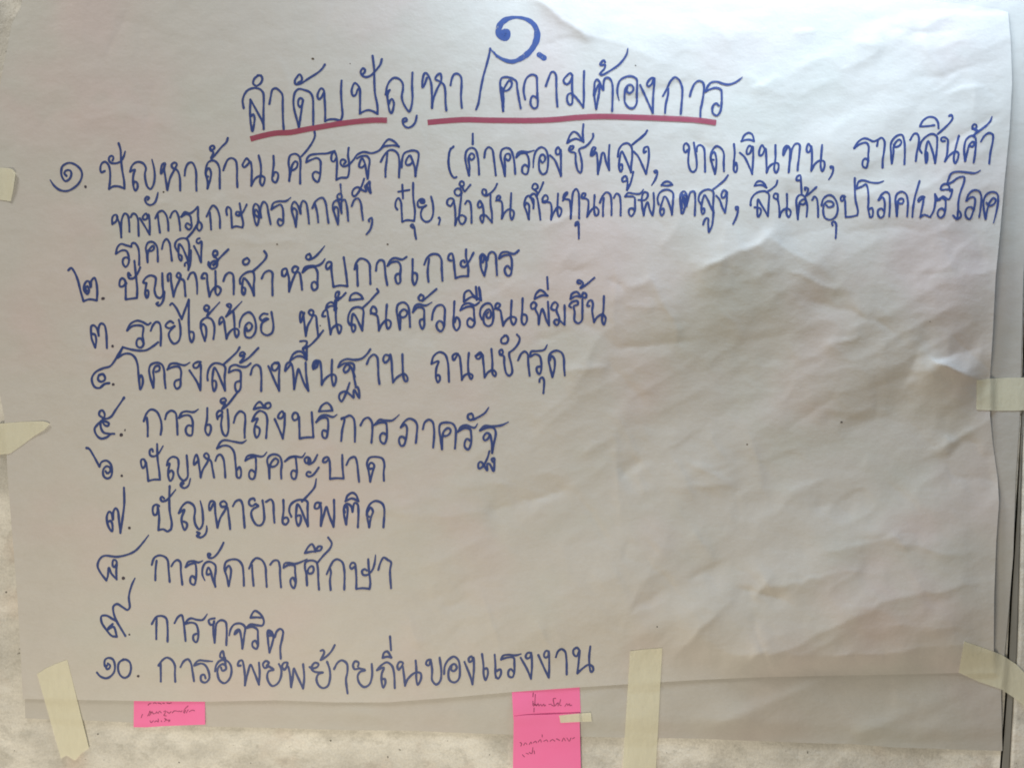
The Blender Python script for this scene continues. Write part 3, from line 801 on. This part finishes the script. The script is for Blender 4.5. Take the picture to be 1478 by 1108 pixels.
1100,155 1110,120 1145,105 1180,140 1210,145 1212,120 1190,112 1180,140 1140,135 1100,155
1170,45 1150,40 1155,22 1180,30 1190,50 1170,78 1210,55 1270,5
1235,205 1220,205 1230,170 1250,165 1260,190 1255,240 1268,320 / 1290,285 1330,265 1350,290 1345,325 1338,338 1325,310 1335,230 1338,135
L line5
C 110 430 4.927
205,565 190,545 165,545 155,580 175,595 200,585 205,560 190,540 160,550
235,605 205,610 170,638 135,635 115,605 112,565 140,525 190,500 240,485 270,450 300,400 330,350 / 400,368 460,375 500,370 550,340 582,315
235,605 200,612 175,632
262,614,20 266,614,16
330,350 295,425 / 340,398 385,398 415,420 435,470 442,540 448,600 455,650 470,620 472,570 460,548 450,570
548,638 530,580 518,510 530,475 575,460 610,475 625,520 628,580 635,640
548,638 552,570 548,520 565,485 590,485 590,515 565,525
808,458,9 770,478 710,465 670,470 648,508 / 690,490 730,490 745,520 742,580 738,630 715,645 698,620 705,590 730,580
885,455 860,455 832,475 838,495 860,495 882,470 885,560 882,655 / 860,600 805,515
935,585 932,560 945,500 980,465 1030,470 1058,490 1055,560 1058,658 / 1030,590 1000,520 982,495 970,550 968,620 980,662 995,630 990,590 972,590
1050,470 1100,425 1145,380 1162,350
1085,530 1095,490 1130,475 1170,488 1210,488 1240,465
1085,530 1130,512 1165,520 1170,580 1165,650 1145,668 1130,640 1135,600 1165,590
1165,410 1180,410 1200,400 1185,385 1165,395 1165,412 1195,415 1165,460 1220,430 1295,355
1145,672 1100,730
1240,545 1255,495 1280,475 1305,490 1315,540 1315,662
C 370 430 4.927
130,460 110,480 115,510 135,515 155,490 158,460 135,462 / 160,470 160,560 162,660 / 130,590 85,485
245,470 210,515 205,520 215,470 235,458 250,470 262,530 268,648 / 285,560 298,505 310,530 340,610 370,660 / 355,560 350,460
240,445 262,400 295,380 325,385 358,435 / 320,415 290,415 240,445
330,365 350,400 355,440 / 358,390 358,345
405,505 400,480 412,450 435,445 430,490 405,505 / 430,450 450,450 460,500 465,618 / 485,580 530,545 560,550 565,590 550,625 538,590 535,510 538,440
582,492 600,455 640,435 700,440 750,430 790,395 810,365
582,492 630,465 690,470 695,500 690,530 705,620
700,560 670,490 645,475 620,510 630,530 655,515 665,490
662,605 640,670 605,735 588,710 595,680 630,665 670,690 692,710 690,680 695,655 715,685 732,712 730,665 720,635 705,635
785,470 805,425 835,402 858,420 865,480 868,560 875,612
945,410 915,405 902,440 915,460 940,440 952,400 962,460 965,530 972,600 / 1000,565 1050,540 1072,560 1072,590 1058,592 1045,560 1040,480 1038,400
1245,468 1260,415 1300,385 1340,400 1360,450 1370,595
1245,468 1295,450 1280,500 1278,570 1290,600 1305,580 1300,550 1280,550
C 600 400 4.927
300,545 270,590 262,560 290,542 310,560 320,620 328,730 / 345,700 380,685 405,700 395,725 380,700 372,620 378,538
465,540 432,560 430,575 450,580 468,550 460,535 425,560 / 470,545 480,600 490,712 / 515,675 550,660 570,680 565,705 548,690 545,600 538,510
635,415 608,440 612,468 645,468 658,440 645,415 630,415
600,552 595,525 612,515 620,540 600,552 625,560 630,620 645,685 665,700 685,680 680,620 665,560 665,535
665,535 700,510 735,460 738,430 720,408
728,590 750,545 775,528 795,545 800,610 810,700
935,480,9 915,515 860,525 820,530 815,565
820,562 850,548 880,560 892,600 892,660 880,690 862,670 862,640 885,635
972,710 955,640 945,580 960,540 1000,522 1035,535 1052,570 1055,640 1060,698
972,710 988,640 985,580 965,560 955,590
C 370 430 4.927
C 600 480 4.927
880,350 882,330 900,318 912,340 912,380 908,430
L line6
W 3.4
C 110 560 4.927
340,68,20 325,90,14 280,155 245,205 205,218 180,205 163,190 168,165 185,158 202,185 195,215 150,260 130,290 145,335 175,358 215,350 250,325 270,325
195,215 175,240 175,280 195,315 240,325
175,235 200,235 232,250 225,268 205,265 190,245
320,332,26 318,334,22
347,295,10 346,303,8
480,235 500,180 530,152 570,165 600,225 607,280 600,330
508,342 508,270 502,210
632,220 645,180 675,160 705,175 715,230 720,330
868,150,9 835,170 780,165 750,175 730,212 / 765,195 805,195 825,225 828,290 820,335 790,330 778,295 795,265 825,270
932,142 930,220 918,305 940,335 958,290 950,260 928,262
1042,100 1065,92 1055,72 1030,80 1028,98 1045,112 1060,108 1035,150 1070,125 1120,65 1150,25
1005,220 1000,180 1020,160 1040,170 1030,190 1002,210 / 1035,190 1030,260 1045,325 1065,340 1080,310 1082,240 1075,152
1120,245 1135,195 1165,165 1195,180 1202,220 1197,300 1198,352
1262,150 1280,115 1305,98 1330,125 1345,142 / 1310,138 1262,150
1345,142 1345,115 1375,105 1382,130 1360,145 1345,135
1250,235 1275,185 1305,162 1345,180 1358,220 1355,290 1350,355
1250,235 1290,215 1270,270 1268,320 1282,352 1300,330 1302,285 1280,272
C 300 560 4.927
540,190 530,165 505,185 500,210 520,215 540,190 545,175 545,260 533,358 / 510,300 475,220
645,210 635,180 615,175 600,205 612,228 635,220 645,200 650,270 652,358 / 700,350 750,350 / 745,270 738,172
790,165 810,125 845,105 872,125 885,160 / 790,165
918,188,9 890,205 840,192 800,200 770,242 / 810,212 848,215 855,240 852,310 840,355 820,350 812,320 820,300 850,310
950,215 975,208 1010,195 1035,215 1045,270 1045,380
948,375 955,300 970,215 950,220
1085,265 1110,222 1140,210 1165,240 1170,290 1163,388
1360,190,9 1310,230 1260,230 1220,225 1185,262 / 1225,245 1265,248 1272,280 1270,360 1255,395 1230,380 1225,340 1242,320 1270,330
C 480 570 4.927
485,230 510,190 545,168 580,180 600,210 598,280 592,340
485,230 515,210 528,230 522,310 505,358 485,360 472,320 482,298 505,300 520,320
642,242 655,195 685,175 710,190 720,230 722,290 715,372
778,385 768,310 758,240 768,205 810,195 855,205 875,240 875,310 870,380
778,385 780,310 790,260 820,235 838,245 835,270 810,290 785,290
1030,205,9 1010,232 950,215 915,225 892,260 / 940,235 978,245 985,280 985,340 965,387 940,370 942,330 955,312 980,325
985,132 965,140 962,165 985,178 1000,160 992,135 985,132
1000,175 1050,150 1085,125 1110,88,9
1250,192,9 1200,215 1140,222 1080,220 1048,252 / 1100,232 1145,235 1160,265 1148,340 1135,412
1135,412 1130,330 1118,280 1095,270 1072,300 1080,322 1100,315 1120,285
1115,400 1100,450 1065,510 1040,522 1038,485 1055,475 1085,515 1100,535 1100,490 1115,490 1145,540 1150,490 1150,450 1130,455 1140,475
L line7
W 3.3
C 110 560 4.927
72,425,18 90,430,16 120,475 150,530 165,558 / 180,525 215,515 245,540 255,590 245,630 220,642 195,625 192,580 215,555 240,565 242,590 220,605 208,590
323,622,18 325,624,16
495,530 480,505 462,510 465,555 475,568 490,550 495,525 505,590 512,660 / 550,650 595,650 / 590,590 578,500 575,398
545,450 540,432 525,440 525,475 550,485 580,470 618,410,9
645,548 655,510 685,488 720,500 728,540 722,600 740,640 765,657 790,635 792,570 785,478
645,548 665,535 655,580 655,630 668,660 685,640 690,600 675,585 660,600
755,685 765,675 752,668 742,690 765,710 795,695 812,642,10
862,520 838,545 840,500 855,472 865,495 875,560 885,635 / 900,580 935,520 942,480 925,462 908,480 925,500 955,515 968,570 980,635
990,515 1005,480 1025,472 1045,500 1055,560 1060,635
1210,370,9 1180,388 1120,380 1050,370 1025,385 1000,428 / 1050,408 1090,415 1120,450 1132,530 1138,590 1145,635 1165,635 1172,590 1160,560 1145,580
1355,455,9 1325,485 1250,475 1215,485 1202,515 / 1240,495 1272,490 1278,530 1275,600 1260,645 1235,640 1230,600 1245,582 1272,600
C 300 560 4.927
438,642 432,570 422,510 440,480 475,470 510,485 525,530 520,590 522,642
438,642 440,570 450,530 480,500 500,515 490,545 455,560 440,545
692,460,9 670,490 620,485 580,492 548,520 / 590,492 620,490 628,530 632,600 620,645 600,640 592,605 605,585 628,592
725,500 705,490 688,505 695,530 715,535 730,515 715,495 / 715,540 750,525 778,475
730,600 710,595 700,615 720,628 750,615 788,565
860,500 850,490 825,500 818,525 840,525 860,505 868,560 868,645 / 910,640 965,642 / 958,570 955,475
985,545 1010,500 1045,490 1060,530 1068,600 1075,665
1155,665 1145,600 1132,530 1150,495 1190,488 1240,500 1255,540 1250,600 1252,658
1155,665 1170,600 1182,545 1160,530 1145,550 1150,575 1165,570
L line8
W 3.5
C 120 660 4.927
290,215 292,330 280,430 265,535 / 255,450 245,375 230,360 215,385 212,440 / 200,395 185,385 170,410 170,460 190,510 205,525 208,480 195,450 170,462
328,500,20 330,502,18
540,345 520,335 500,345 495,385 505,408 520,405 530,380 530,350 540,420 535,515 / 570,510 600,525 625,510 / 630,470 615,380 612,290 615,203
575,290 560,278 550,290 560,310 590,305 620,275 658,228,9
680,395 705,345 740,318 780,335 795,370 790,430 800,480 825,510 848,480 850,400 845,360 832,308,9
680,395 720,370 700,430 705,480 722,515 738,490 735,465 715,455
810,530,18 830,540,18 808,555 835,568 865,550 878,520 878,485,9
925,330 900,375 895,340 910,310 930,315 940,400 955,498 / 975,430 1010,370 1020,330 1000,310 975,325 985,350 1020,350 1035,420 1045,508
1065,345 1085,312 1115,302 1132,330 1140,400 1148,498
1220,305 1215,292 1185,300 1180,330 1200,345 1225,330 / 1245,345 1210,365 1195,390 1205,440 1235,480 1265,480 1285,450 1285,380 1275,305
1300,315 1335,298 1350,320 1355,400 1360,462
C 320 650 4.927
438,350 440,420 435,515 455,525,18 475,500 462,475 445,480
495,470 480,430 490,385 530,355 575,350 608,362 610,410 612,538 / 585,470 555,400 538,380 530,430 530,500 545,535 562,500 558,460 535,465
570,362 620,310 660,260 672,200,9
705,372 685,410 662,410 668,375 690,370 705,400 705,535 / 725,460 745,400 760,450 795,542 / 800,450 798,350
880,360 895,320 930,300 955,315 972,360 / 925,340 880,360
875,440 870,400 890,378 920,395 930,435 / 935,400 945,372 965,380 972,430 968,545
885,525 870,460 870,410 890,395 895,430 890,480 885,525
1048,545 1035,470 1035,420 1060,375 1095,358 1140,375 1155,410 1150,545
1048,545 1060,480 1075,430 1058,405 1035,440 1030,460 1048,470
L line9
W 3.3
C 120 750 4.927
465,108,8 430,155 370,220 310,248 240,262 150,255 120,275 102,325 120,370 165,430 / 175,400 182,340 200,380 238,422 / 235,370 235,290 215,285 210,325 225,335 232,320
285,414,24 288,414,22
488,318 505,270 540,252 580,262 600,285 608,360 615,440
513,428 515,350 522,290
628,328 645,300 670,285 690,300 695,370 705,460
850,290,9 820,302 780,292 745,300 728,335 / 760,315 795,310 803,340 802,410 790,460 765,450 762,415 775,398 800,420
895,262 905,245 888,240 892,268 920,270 950,245 980,200 998,162
865,430,9 848,390 850,340 870,305 900,297 938,320 942,360 935,420 940,475 / 920,420 905,360 890,338 878,365 880,388 900,385
1035,470 1020,400 1005,350 1015,300 1050,282 1100,285 1130,320 1140,390 1143,468
1035,470 1048,400 1050,350 1035,325 1018,345 1010,370
1180,345 1200,300 1230,272 1270,285 1295,330 1300,400 1305,475
1212,468 1205,400 1200,320
1330,318 1355,290 1385,290 1398,330 1400,400 1407,478
C 300 750 4.927
705,278,9 660,300 620,312 575,305 545,310 538,340 / 570,322 615,325 620,370 625,440 612,485 592,465 588,425 605,410 622,440
705,465 702,400 690,340 695,300 735,288 770,300 782,350 785,430 790,495
705,465 702,390 720,340 740,328 752,345 745,375 720,382 708,365
775,310 820,255 870,200 880,165 855,125
690,235 715,190 740,172 760,205 765,225 / 740,225 690,235
765,222 785,190 810,190 800,215 765,222
845,385 870,330 895,290 920,280 955,300 970,360 970,495
873,498 868,430 875,370 868,345
1050,340 1045,310 1025,305 1010,330 1020,348 1045,335 1055,400 1055,490 / 1100,485 1150,490 / 1155,450 1145,360 1140,280
1130,360 1115,350 1095,365 1105,390 1135,390 1170,355 1185,310 1192,250,9
1212,355 1225,310 1250,268 1280,285 1302,300 1295,360 1302,485
L line10
C 120 830 4.927
368,20,10 345,70 325,150 330,230 315,245 280,225 240,203 215,220 215,260 235,320 270,380 300,430
210,345 185,365 170,390 / 215,365 240,435 / 205,430 160,380 130,330 130,290 165,285 210,310 240,325
328,420,14 330,421,12
488,345 520,295 560,288 590,305 600,370 600,470
520,452 520,380 522,305
650,338 675,295 700,282 712,320 722,400 728,465
882,275,9 850,315 810,315 765,305 740,320 725,345 / 765,335 800,345 815,380 818,440 805,475 785,460 785,425 805,415
935,305 905,310 892,320 905,350 928,345 930,320 925,380 935,478 / 940,400 950,340 980,318 1012,330 1020,370 1018,495
1038,428,10 1050,380 1075,348 1120,342 1150,365 1145,430 1132,520 / 1125,450 1108,385 1085,395 1075,420,16 1095,405 1105,390
1155,375 1190,348 1240,355 1275,355 1285,325 1260,275 1220,252 1200,275 1190,300 / 1230,298 1265,300
1160,375 1200,365 1238,385 1242,430 1242,500 1232,522 1205,505 1205,475 1225,465 1240,490
1325,548 1315,470 1315,390 1340,400 1360,440 1375,400 1400,380 1420,395 1415,450 1402,510 1405,592
1325,548 1345,480 1352,430 1320,430
1325,405,20 1350,430,20
L line11
C 120 890 4.927
170,345 155,350 155,305 180,290 210,300 225,340 220,390 190,425 160,435 120,420 98,395
175,330 192,345 185,365 168,370 160,345
285,300 255,325 248,370 265,415 295,432 325,415 340,365 330,320 300,302 275,308
390,420,18 394,420,16
535,345 565,305 595,288 630,305 652,345 652,400 655,460
552,458 552,400 550,330
692,355 715,315 745,300 765,325 778,390 788,455
920,315,9 870,312 825,308 800,325 790,345 / 840,330 870,345 895,400 895,440 870,465 840,455 840,415 860,410 870,435
938,385 945,345 970,312 1010,305 1045,335 1055,385 1040,440 1005,470 970,450 955,400 960,360 990,335 1012,345 1015,370 990,382 980,360
1005,310 1000,270 992,242 978,255 975,285 995,290 1005,285 1012,335
1120,345 1100,345 1108,315 1130,308 1140,340 1150,420 1150,485 / 1170,400 1190,340 1215,390 1250,480 / 1255,400 1250,325
1305,345 1320,325 1300,312 1278,335 1290,362 1320,350 / 1355,375 1320,385 1308,420 1320,465 1345,490 1380,475 1405,430 1408,370 1392,335
C 340 890 4.927
365,345 370,325 345,325 330,350 345,375 370,350 385,400 395,498 / 405,440 415,365 430,400 480,508 / 488,430 480,335
525,355,14 545,365 580,355 590,335 565,325 545,345 540,370 560,388 620,395 / 590,405 575,440 590,485 620,505 655,490 672,430 668,370 650,318
605,240,16 620,235,16 630,250 605,305 / 640,285 680,245 705,200
700,370 725,325 755,308 790,330 795,390 785,440 790,500 796,542
870,350 875,325 850,315 835,340 845,370 880,365 / 920,378 885,390 868,420 880,470 915,498 950,480 970,420 968,335
1005,378 1040,340 1075,322 1110,345 1125,390 1132,505
1005,378 1055,360 1040,400 1038,460 1050,502 1065,470 1060,440 1038,445
1045,290 1055,255 1078,245 1108,288 / 1080,282 1045,290
1098,138 1105,235
1185,345 1190,325 1165,320 1150,350 1160,375 1185,350 1195,400 1205,488 / 1225,440 1280,395 1315,400 1318,440 1295,482 1285,440 1285,370 1280,310
C 580 890 4.927
200,325 205,305 180,310 172,335 190,345 205,320 215,380 215,450 245,480 272,455 280,390 268,290
300,405 305,350 330,305 370,282 400,305 412,370 405,440 375,465 340,450 330,400 345,350 375,335 390,360 370,385 350,375 355,345
505,300 495,280 475,295 480,320 500,310 508,285 512,370 502,478 / 485,420 445,320
570,262 580,340 582,410 595,448 612,400 605,365 585,370
660,268 665,340 668,420 685,438 705,400 700,372 672,385
668,430 685,435
848,262,9 810,272 760,268 720,275 705,302 / 750,288 795,290 800,330 798,400 785,428 760,420 758,385 775,370 798,395
920,255 895,255 880,280 890,295 912,285 920,262 925,350 918,438 / 890,370 845,290
1045,245 1025,240 1010,270 1018,288 1040,280 1045,250 1048,340 1045,430 / 1015,370 970,270
1095,285 1110,245 1135,228 1160,245 1170,300 1172,408
1265,240 1245,218 1220,235 1222,265 1240,280 1258,250 1262,240 1258,310 1248,400 / 1280,370 1325,340 1355,350 1360,380 1345,390 1335,350 1332,280 1340,210
L note1
W 1.3
C 180 1000 11.37
385,195 395,175 430,165 / 470,165 490,155 520,165 / 545,160 580,165 600,175 / 625,160 650,165 / 690,158 730,165 765,155
270,400 290,345
375,370 400,330 410,290 430,330 400,365 / 430,320 450,300 465,335 490,330 / 510,330 520,300 550,330 570,290 600,320 / 640,300 670,285 660,330 640,360 680,370 / 690,300 730,325 760,300 / 780,320 810,290 850,290 880,300 / 890,290 930,300 940,285
965,310 985,260 1040,205 / 975,325 1000,280 / 1010,320 1040,270 / 1060,300 1110,275 1145,285
415,450 430,480 470,450 / 490,470 520,450 550,470 550,420 / 600,450 605,465 / 650,460 680,440 650,410 700,440 745,440 720,465 
L note2
C 720 980 8.653
430,165 425,215
455,185 450,300 / 425,270 430,330 460,310 470,330 490,300 500,330 520,310 540,330 560,305 570,330 585,320 / 430,300 460,320
440,355 438,405
625,310 655,308
660,320 690,330 680,240 710,235 / 700,330 740,290 740,330 / 770,250 760,320 780,325
825,335 850,300 860,325 880,300 885,325 910,320
L note3
265,785 285,800 275,830 / 310,820 330,790 350,810 / 380,810 400,780 410,800 / 430,790 460,770 470,790 / 490,780 520,750 530,780 / 560,770 600,755 610,775 / 640,770 670,750 700,770 / 720,740 760,760 / 790,770 810,730 830,765 / 850,730 880,770 900,730 / 920,740 945,725
540,690 542,715
295,940 320,965 / 340,920 370,930 / 380,910 410,925 425,850 / 440,890 445,925
'''
LINES = parse(STROKES)
PARTS = [('number_above_title', 'large_numeral', M_bold), ('title', 'heading_text', M_blue), ('red1', 'red_underline', M_red), ('red2', 'red_underline', M_red)]
PARTS += [(n, 'handwritten_line', M_blue) for n in ('line1', 'line2', 'line2b', 'line3', 'line4', 'line5', 'line6', 'line7', 'line8', 'line9', 'line10', 'line11')]
for key, nm, m in PARTS:
    strokes = LINES[key]
    if not key.startswith('line'):
        groups = [strokes]
    else:
        dots = [s for s in strokes if max(abs(q[0]-s[0][0])+abs(q[1]-s[0][1]) for q in s) < 2.5]
        for st in dots:
            d = Ink(); d.stroke(st); d.build('ink_dot', M_dot, h_front, front)
        rest = sorted((s for s in strokes if s not in dots), key=lambda s: min(q[0] for q in s))
        groups = []; edge = -99
        for s in rest:                      # a gap in the writing starts a new word
            lo = min(q[0] for q in s); hi = max(q[0] for q in s)
            if not groups or lo > edge+11: groups.append([]); edge = hi
            groups[-1].append(s); edge = max(edge, hi)
    for gi, g in enumerate(groups):
        ink = Ink()
        for st in g: ink.stroke(st, key.startswith('red'))
        width = max(q[0] for s in g for q in s)-min(q[0] for s in g for q in s)
        name = nm
        if key.startswith('line'):
            name = 'handwritten_numeral' if gi == 0 and width < 75 and key not in ('line2', 'line2b') else 'handwritten_word'
        ink.build(name, m, h_front, front)
# stray specks on the paper
for (x, y, r) in ((235.5, 277, 1.3), (399.5, 352.5, 1.2), (559, 352.5, 1.4), (451, 85, 1.8), (917, 94.5, 1.1), (1214, 609, 1.6), (1078, 641, 1.1), (948, 904, 1.0), (505, 92, 0.8), (1342, 464, 0.8)):
    ink = Ink(); ink.stroke([(x, y, r*1.6), (x+r*0.9, y+0.3, r*1.3)]); ink.build('speck', M_speck, h_front, front)

# ---------------------------------------------------------------- flat pieces: tape and sticky notes
def patch(name, poly, hf, m, off, nx=26, thick=0.22, lift=None):
    """poly: list of (x,y) outline given as two rails: upper rail and lower rail of equal length"""
    A, B = poly
    A = np.array(A, float); B = np.array(B, float)
    def rail(R, t):
        d = np.concatenate([[0], np.cumsum(np.hypot(*(R[1:]-R[:-1]).T))]); d /= d[-1]
        return np.stack([np.interp(t, d, R[:, 0]), np.interp(t, d, R[:, 1])], -1)
    t = np.linspace(0, 1, nx); a = rail(A, t); b = rail(B, t)
    v = np.linspace(0, 1, nx)[:, None, None]
    G = a[None]*(1-v)+b[None]*v
    X = G[..., 0]; Y = G[..., 1]
    H = hf(X, Y)+off
    if lift: H = H+lift(X, Y)
    k = 1-H*U/D; n = nx*nx
    V = np.stack([(X-CX)*U*k, -H*U, ZC+(CY-Y)*U*k], -1).reshape(-1, 3); Bk = V.copy(); Bk[:, 1] += thick*U
    F = []
    for j in range(nx-1):
        for i in range(nx-1):
            q = j*nx+i; F.append((q, q+nx, q+nx+1, q+1)); F.append((q+1+n, q+nx+1+n, q+nx+n, q+n))
    idx = np.arange(n).reshape(nx, nx)
    rim = np.concatenate([idx[0, :], idx[1:, -1], idx[-1, -2::-1], idx[-2:0:-1, 0]]).tolist()
    nr = len(rim)
    for i in range(nr):
        j = (i+1) % nr; F.append((2*n+i, 2*n+j, 2*n+nr+j, 2*n+nr+i))
    return link(name, mesh(name, np.concatenate([V, Bk, V[rim], Bk[rim]]).tolist(), F), m)
def hw(px, py): return np.full_like(px, WH+1.3)
def inside_front(px, py):
    Lx = interp([(540, -6), (600, 6), (700, 12), (860, 25), (1010, 33)], py); Rx = interp([(545, 1429), (600, 1429), (725, 1442), (860, 1435), (985, 1434)], py)
    by = interp([(0, 1006), (300, 1012), (560, 1013), (840, 991), (1178, 975), (1450, 969)], px)
    return sstep(-8, -1, px-Lx)*sstep(-8, -1, Rx-px)*sstep(-8, -1, by-py)
def inside_back(px, py):
    by = interp([(0, 1030), (150, 1040), (300, 1048), (500, 1053), (760, 1060), (1178, 1072), (1445, 1083)], px)
    Rx = interp([(400, 1477), (600, 1472), (690, 1466), (880, 1456), (1000, 1445), (1090, 1447)], py)
    return sstep(-9, -1, by-py)*sstep(-8, -1, Rx-px)*sstep(20, 32, px)
def h_all(px, py):
    """top of whatever is there: wall, then the under sheet, then the written sheet"""
    f = inside_front(px, py); b = inside_back(px, py)
    return f*h_front(px, py)+(1-f)*(b*h_back(px, py)+(1-b)*(WH+1.2))
def h_under(px, py):
    b = inside_back(px, py); return b*h_back(px, py)+(1-b)*(WH+1.2)

TAPES = [
 ('cream masking tape strip slanting over the lower left corner of the sheets', ([(53.5, 972), (66, 964), (80, 957.5), (97, 951.5)], [(88, 1094), (96, 1089), (108, 1097), (118, 1086), (128.5, 1079)]), None),
 ('long upright masking tape strip on the bottom edge beside the pink notes', ([(909.5, 939), (930, 936.5), (956, 934.5)], [(898, 1126), (925, 1128), (946, 1126)]), None),
 ('short masking tape piece holding the middle of the right edge', ([(1410, 548.5), (1424, 546.5), (1452, 545), (1512, 544)], [(1409.5, 591), (1440, 592.5), (1478, 592), (1512, 592)]), None),
 ('masking tape strip slanting down across the lower right corner to the metal channel', ([(1392, 925), (1420, 934.5), (1446, 944.5), (1467, 958), (1482, 974), (1500, 988)], [(1384, 970), (1412, 983), (1444, 993.5), (1464, 1006.5), (1480, 1020), (1494, 1036)]), None),
 ('torn masking tape end at the upper left edge of the sheet', ([(-40, 240), (0, 242), (14, 243), (19, 245), (22.5, 250)], [(-40, 288), (0, 288.5), (8, 289.5), (15.5, 290.5), (19, 274)]), None),
 ('pointed torn masking tape corner at the lower part of the left edge', ([(-40, 612), (0, 611), (30, 608.5), (60, 607.5), (67, 608.5), (72, 611.5)], [(-40, 656), (0, 655.5), (14, 654.5), (33, 641), (50, 628.5), (64, 620)]), None),
]
for i, (lab, poly, _) in enumerate(TAPES):
    lf = None
    if i == 0: lf = lambda X, Y: 2.2*sstep(60, 126, X-0.2*(Y-960))*sstep(985, 1040, Y)*(1-sstep(1060, 1100, Y))
    if i == 4: lf = lambda X, Y: 3.0*sstep(6, 22, X)*(1-sstep(268, 292, Y)*0.4)
    if i == 2: lf = lambda X, Y: 0.5*np.sin(X*0.9)*(1-sstep(1409, 1425, X))
    if i == 5: lf = lambda X, Y: 1.6*sstep(40, 72, X)
    o = patch('masking_tape', poly, h_all, M_tape, 0.75 if i != 1 else 1.1, 30, 0.3, lf)
    tag(o, lab, 'tape', 'masking tape pieces holding the sheets')

def note_ink(key, hf, off, parent):
    ink = Ink()
    for st in LINES[key]:
        if len(st) > 1: ink.stroke(st)
    tag(ink.build('pen_writing', M_pen, lambda a, b: hf(a, b)+off, parent), kind='stuff')

l1 = lambda X, Y: 1.6*sstep(250, 296, X)*sstep(1005, 1045, Y)
n1 = patch('sticky_note', ([(194, 950), (244, 950), (295, 949)], [(192.8, 1048.8), (210, 1049), (240, 1047), (296.2, 1045)]), h_under, M_pink, 0.5, 34, 0.22, l1)
tag(n1, 'small pink sticky note tucked under the written sheet at lower left', 'sticky note', 'pink sticky notes')
note_ink('note1', lambda a, b: h_under(a, b)+l1(a, b), 0.5, n1)
l2 = lambda X, Y: 4.2*(1-sstep(737, 800, X))*sstep(985, 1030, Y)
n2 = patch('sticky_note', ([(735.5, 935), (785, 934), (834, 932)], [(741, 1038), (790, 1037), (838.5, 1035)]), h_under, M_pink, 0.6, 34, 0.22, l2)
tag(n2, 'upper pink sticky note of the pair right of centre, half hidden by the written sheet', 'sticky note', 'pink sticky notes')
note_ink('note2', lambda a, b: h_under(a, b)+l2(a, b), 0.6, n2)
def hn3(X, Y): return WH+3.4+(h_under(X, np.full_like(Y, 1046.0))-WH-1.2)*(1-sstep(1040, 1085, Y))
l3 = lambda X, Y: 1.4*(1-sstep(1032, 1050, Y))*(1-0.6*sstep(741, 830, X))+2.0*(1-sstep(741, 800, X))*(1-sstep(1040, 1100, Y))
n3 = patch('sticky_note', ([(741.5, 1033), (760, 1031.2), (790, 1030.6), (836.5, 1028.5)], [(740, 1130), (790, 1131), (839, 1130)]), hn3, M_pink, 0.8, 40, 0.22, l3)
tag(n3, 'lower pink sticky note of the pair, overlapping the one above and reaching the bottom', 'sticky note', 'pink sticky notes')
note_ink('note3', lambda a, b: hn3(a, b)+l3(a, b), 0.8, n3)
def h7(X, Y): return np.maximum(h_under(X, Y), hn3(X, Y)*(1-sstep(836, 842, X))+(-30)*sstep(836, 842, X))+1.0
o = patch('masking_tape', ([(807, 1032), (820, 1030.5), (853, 1027.5)], [(809, 1042.5), (830, 1041.5), (854.2, 1040.5)]), lambda X, Y: np.maximum(h_under(X, Y), np.where(X < 838, hn3(X, Y)+l3(X, Y), -30)), M_tape, 1.3, 26, 0.3)
tag(o, 'tiny masking tape tab at the top right corner of the lower pink note', 'tape', 'masking tape pieces holding the sheets')
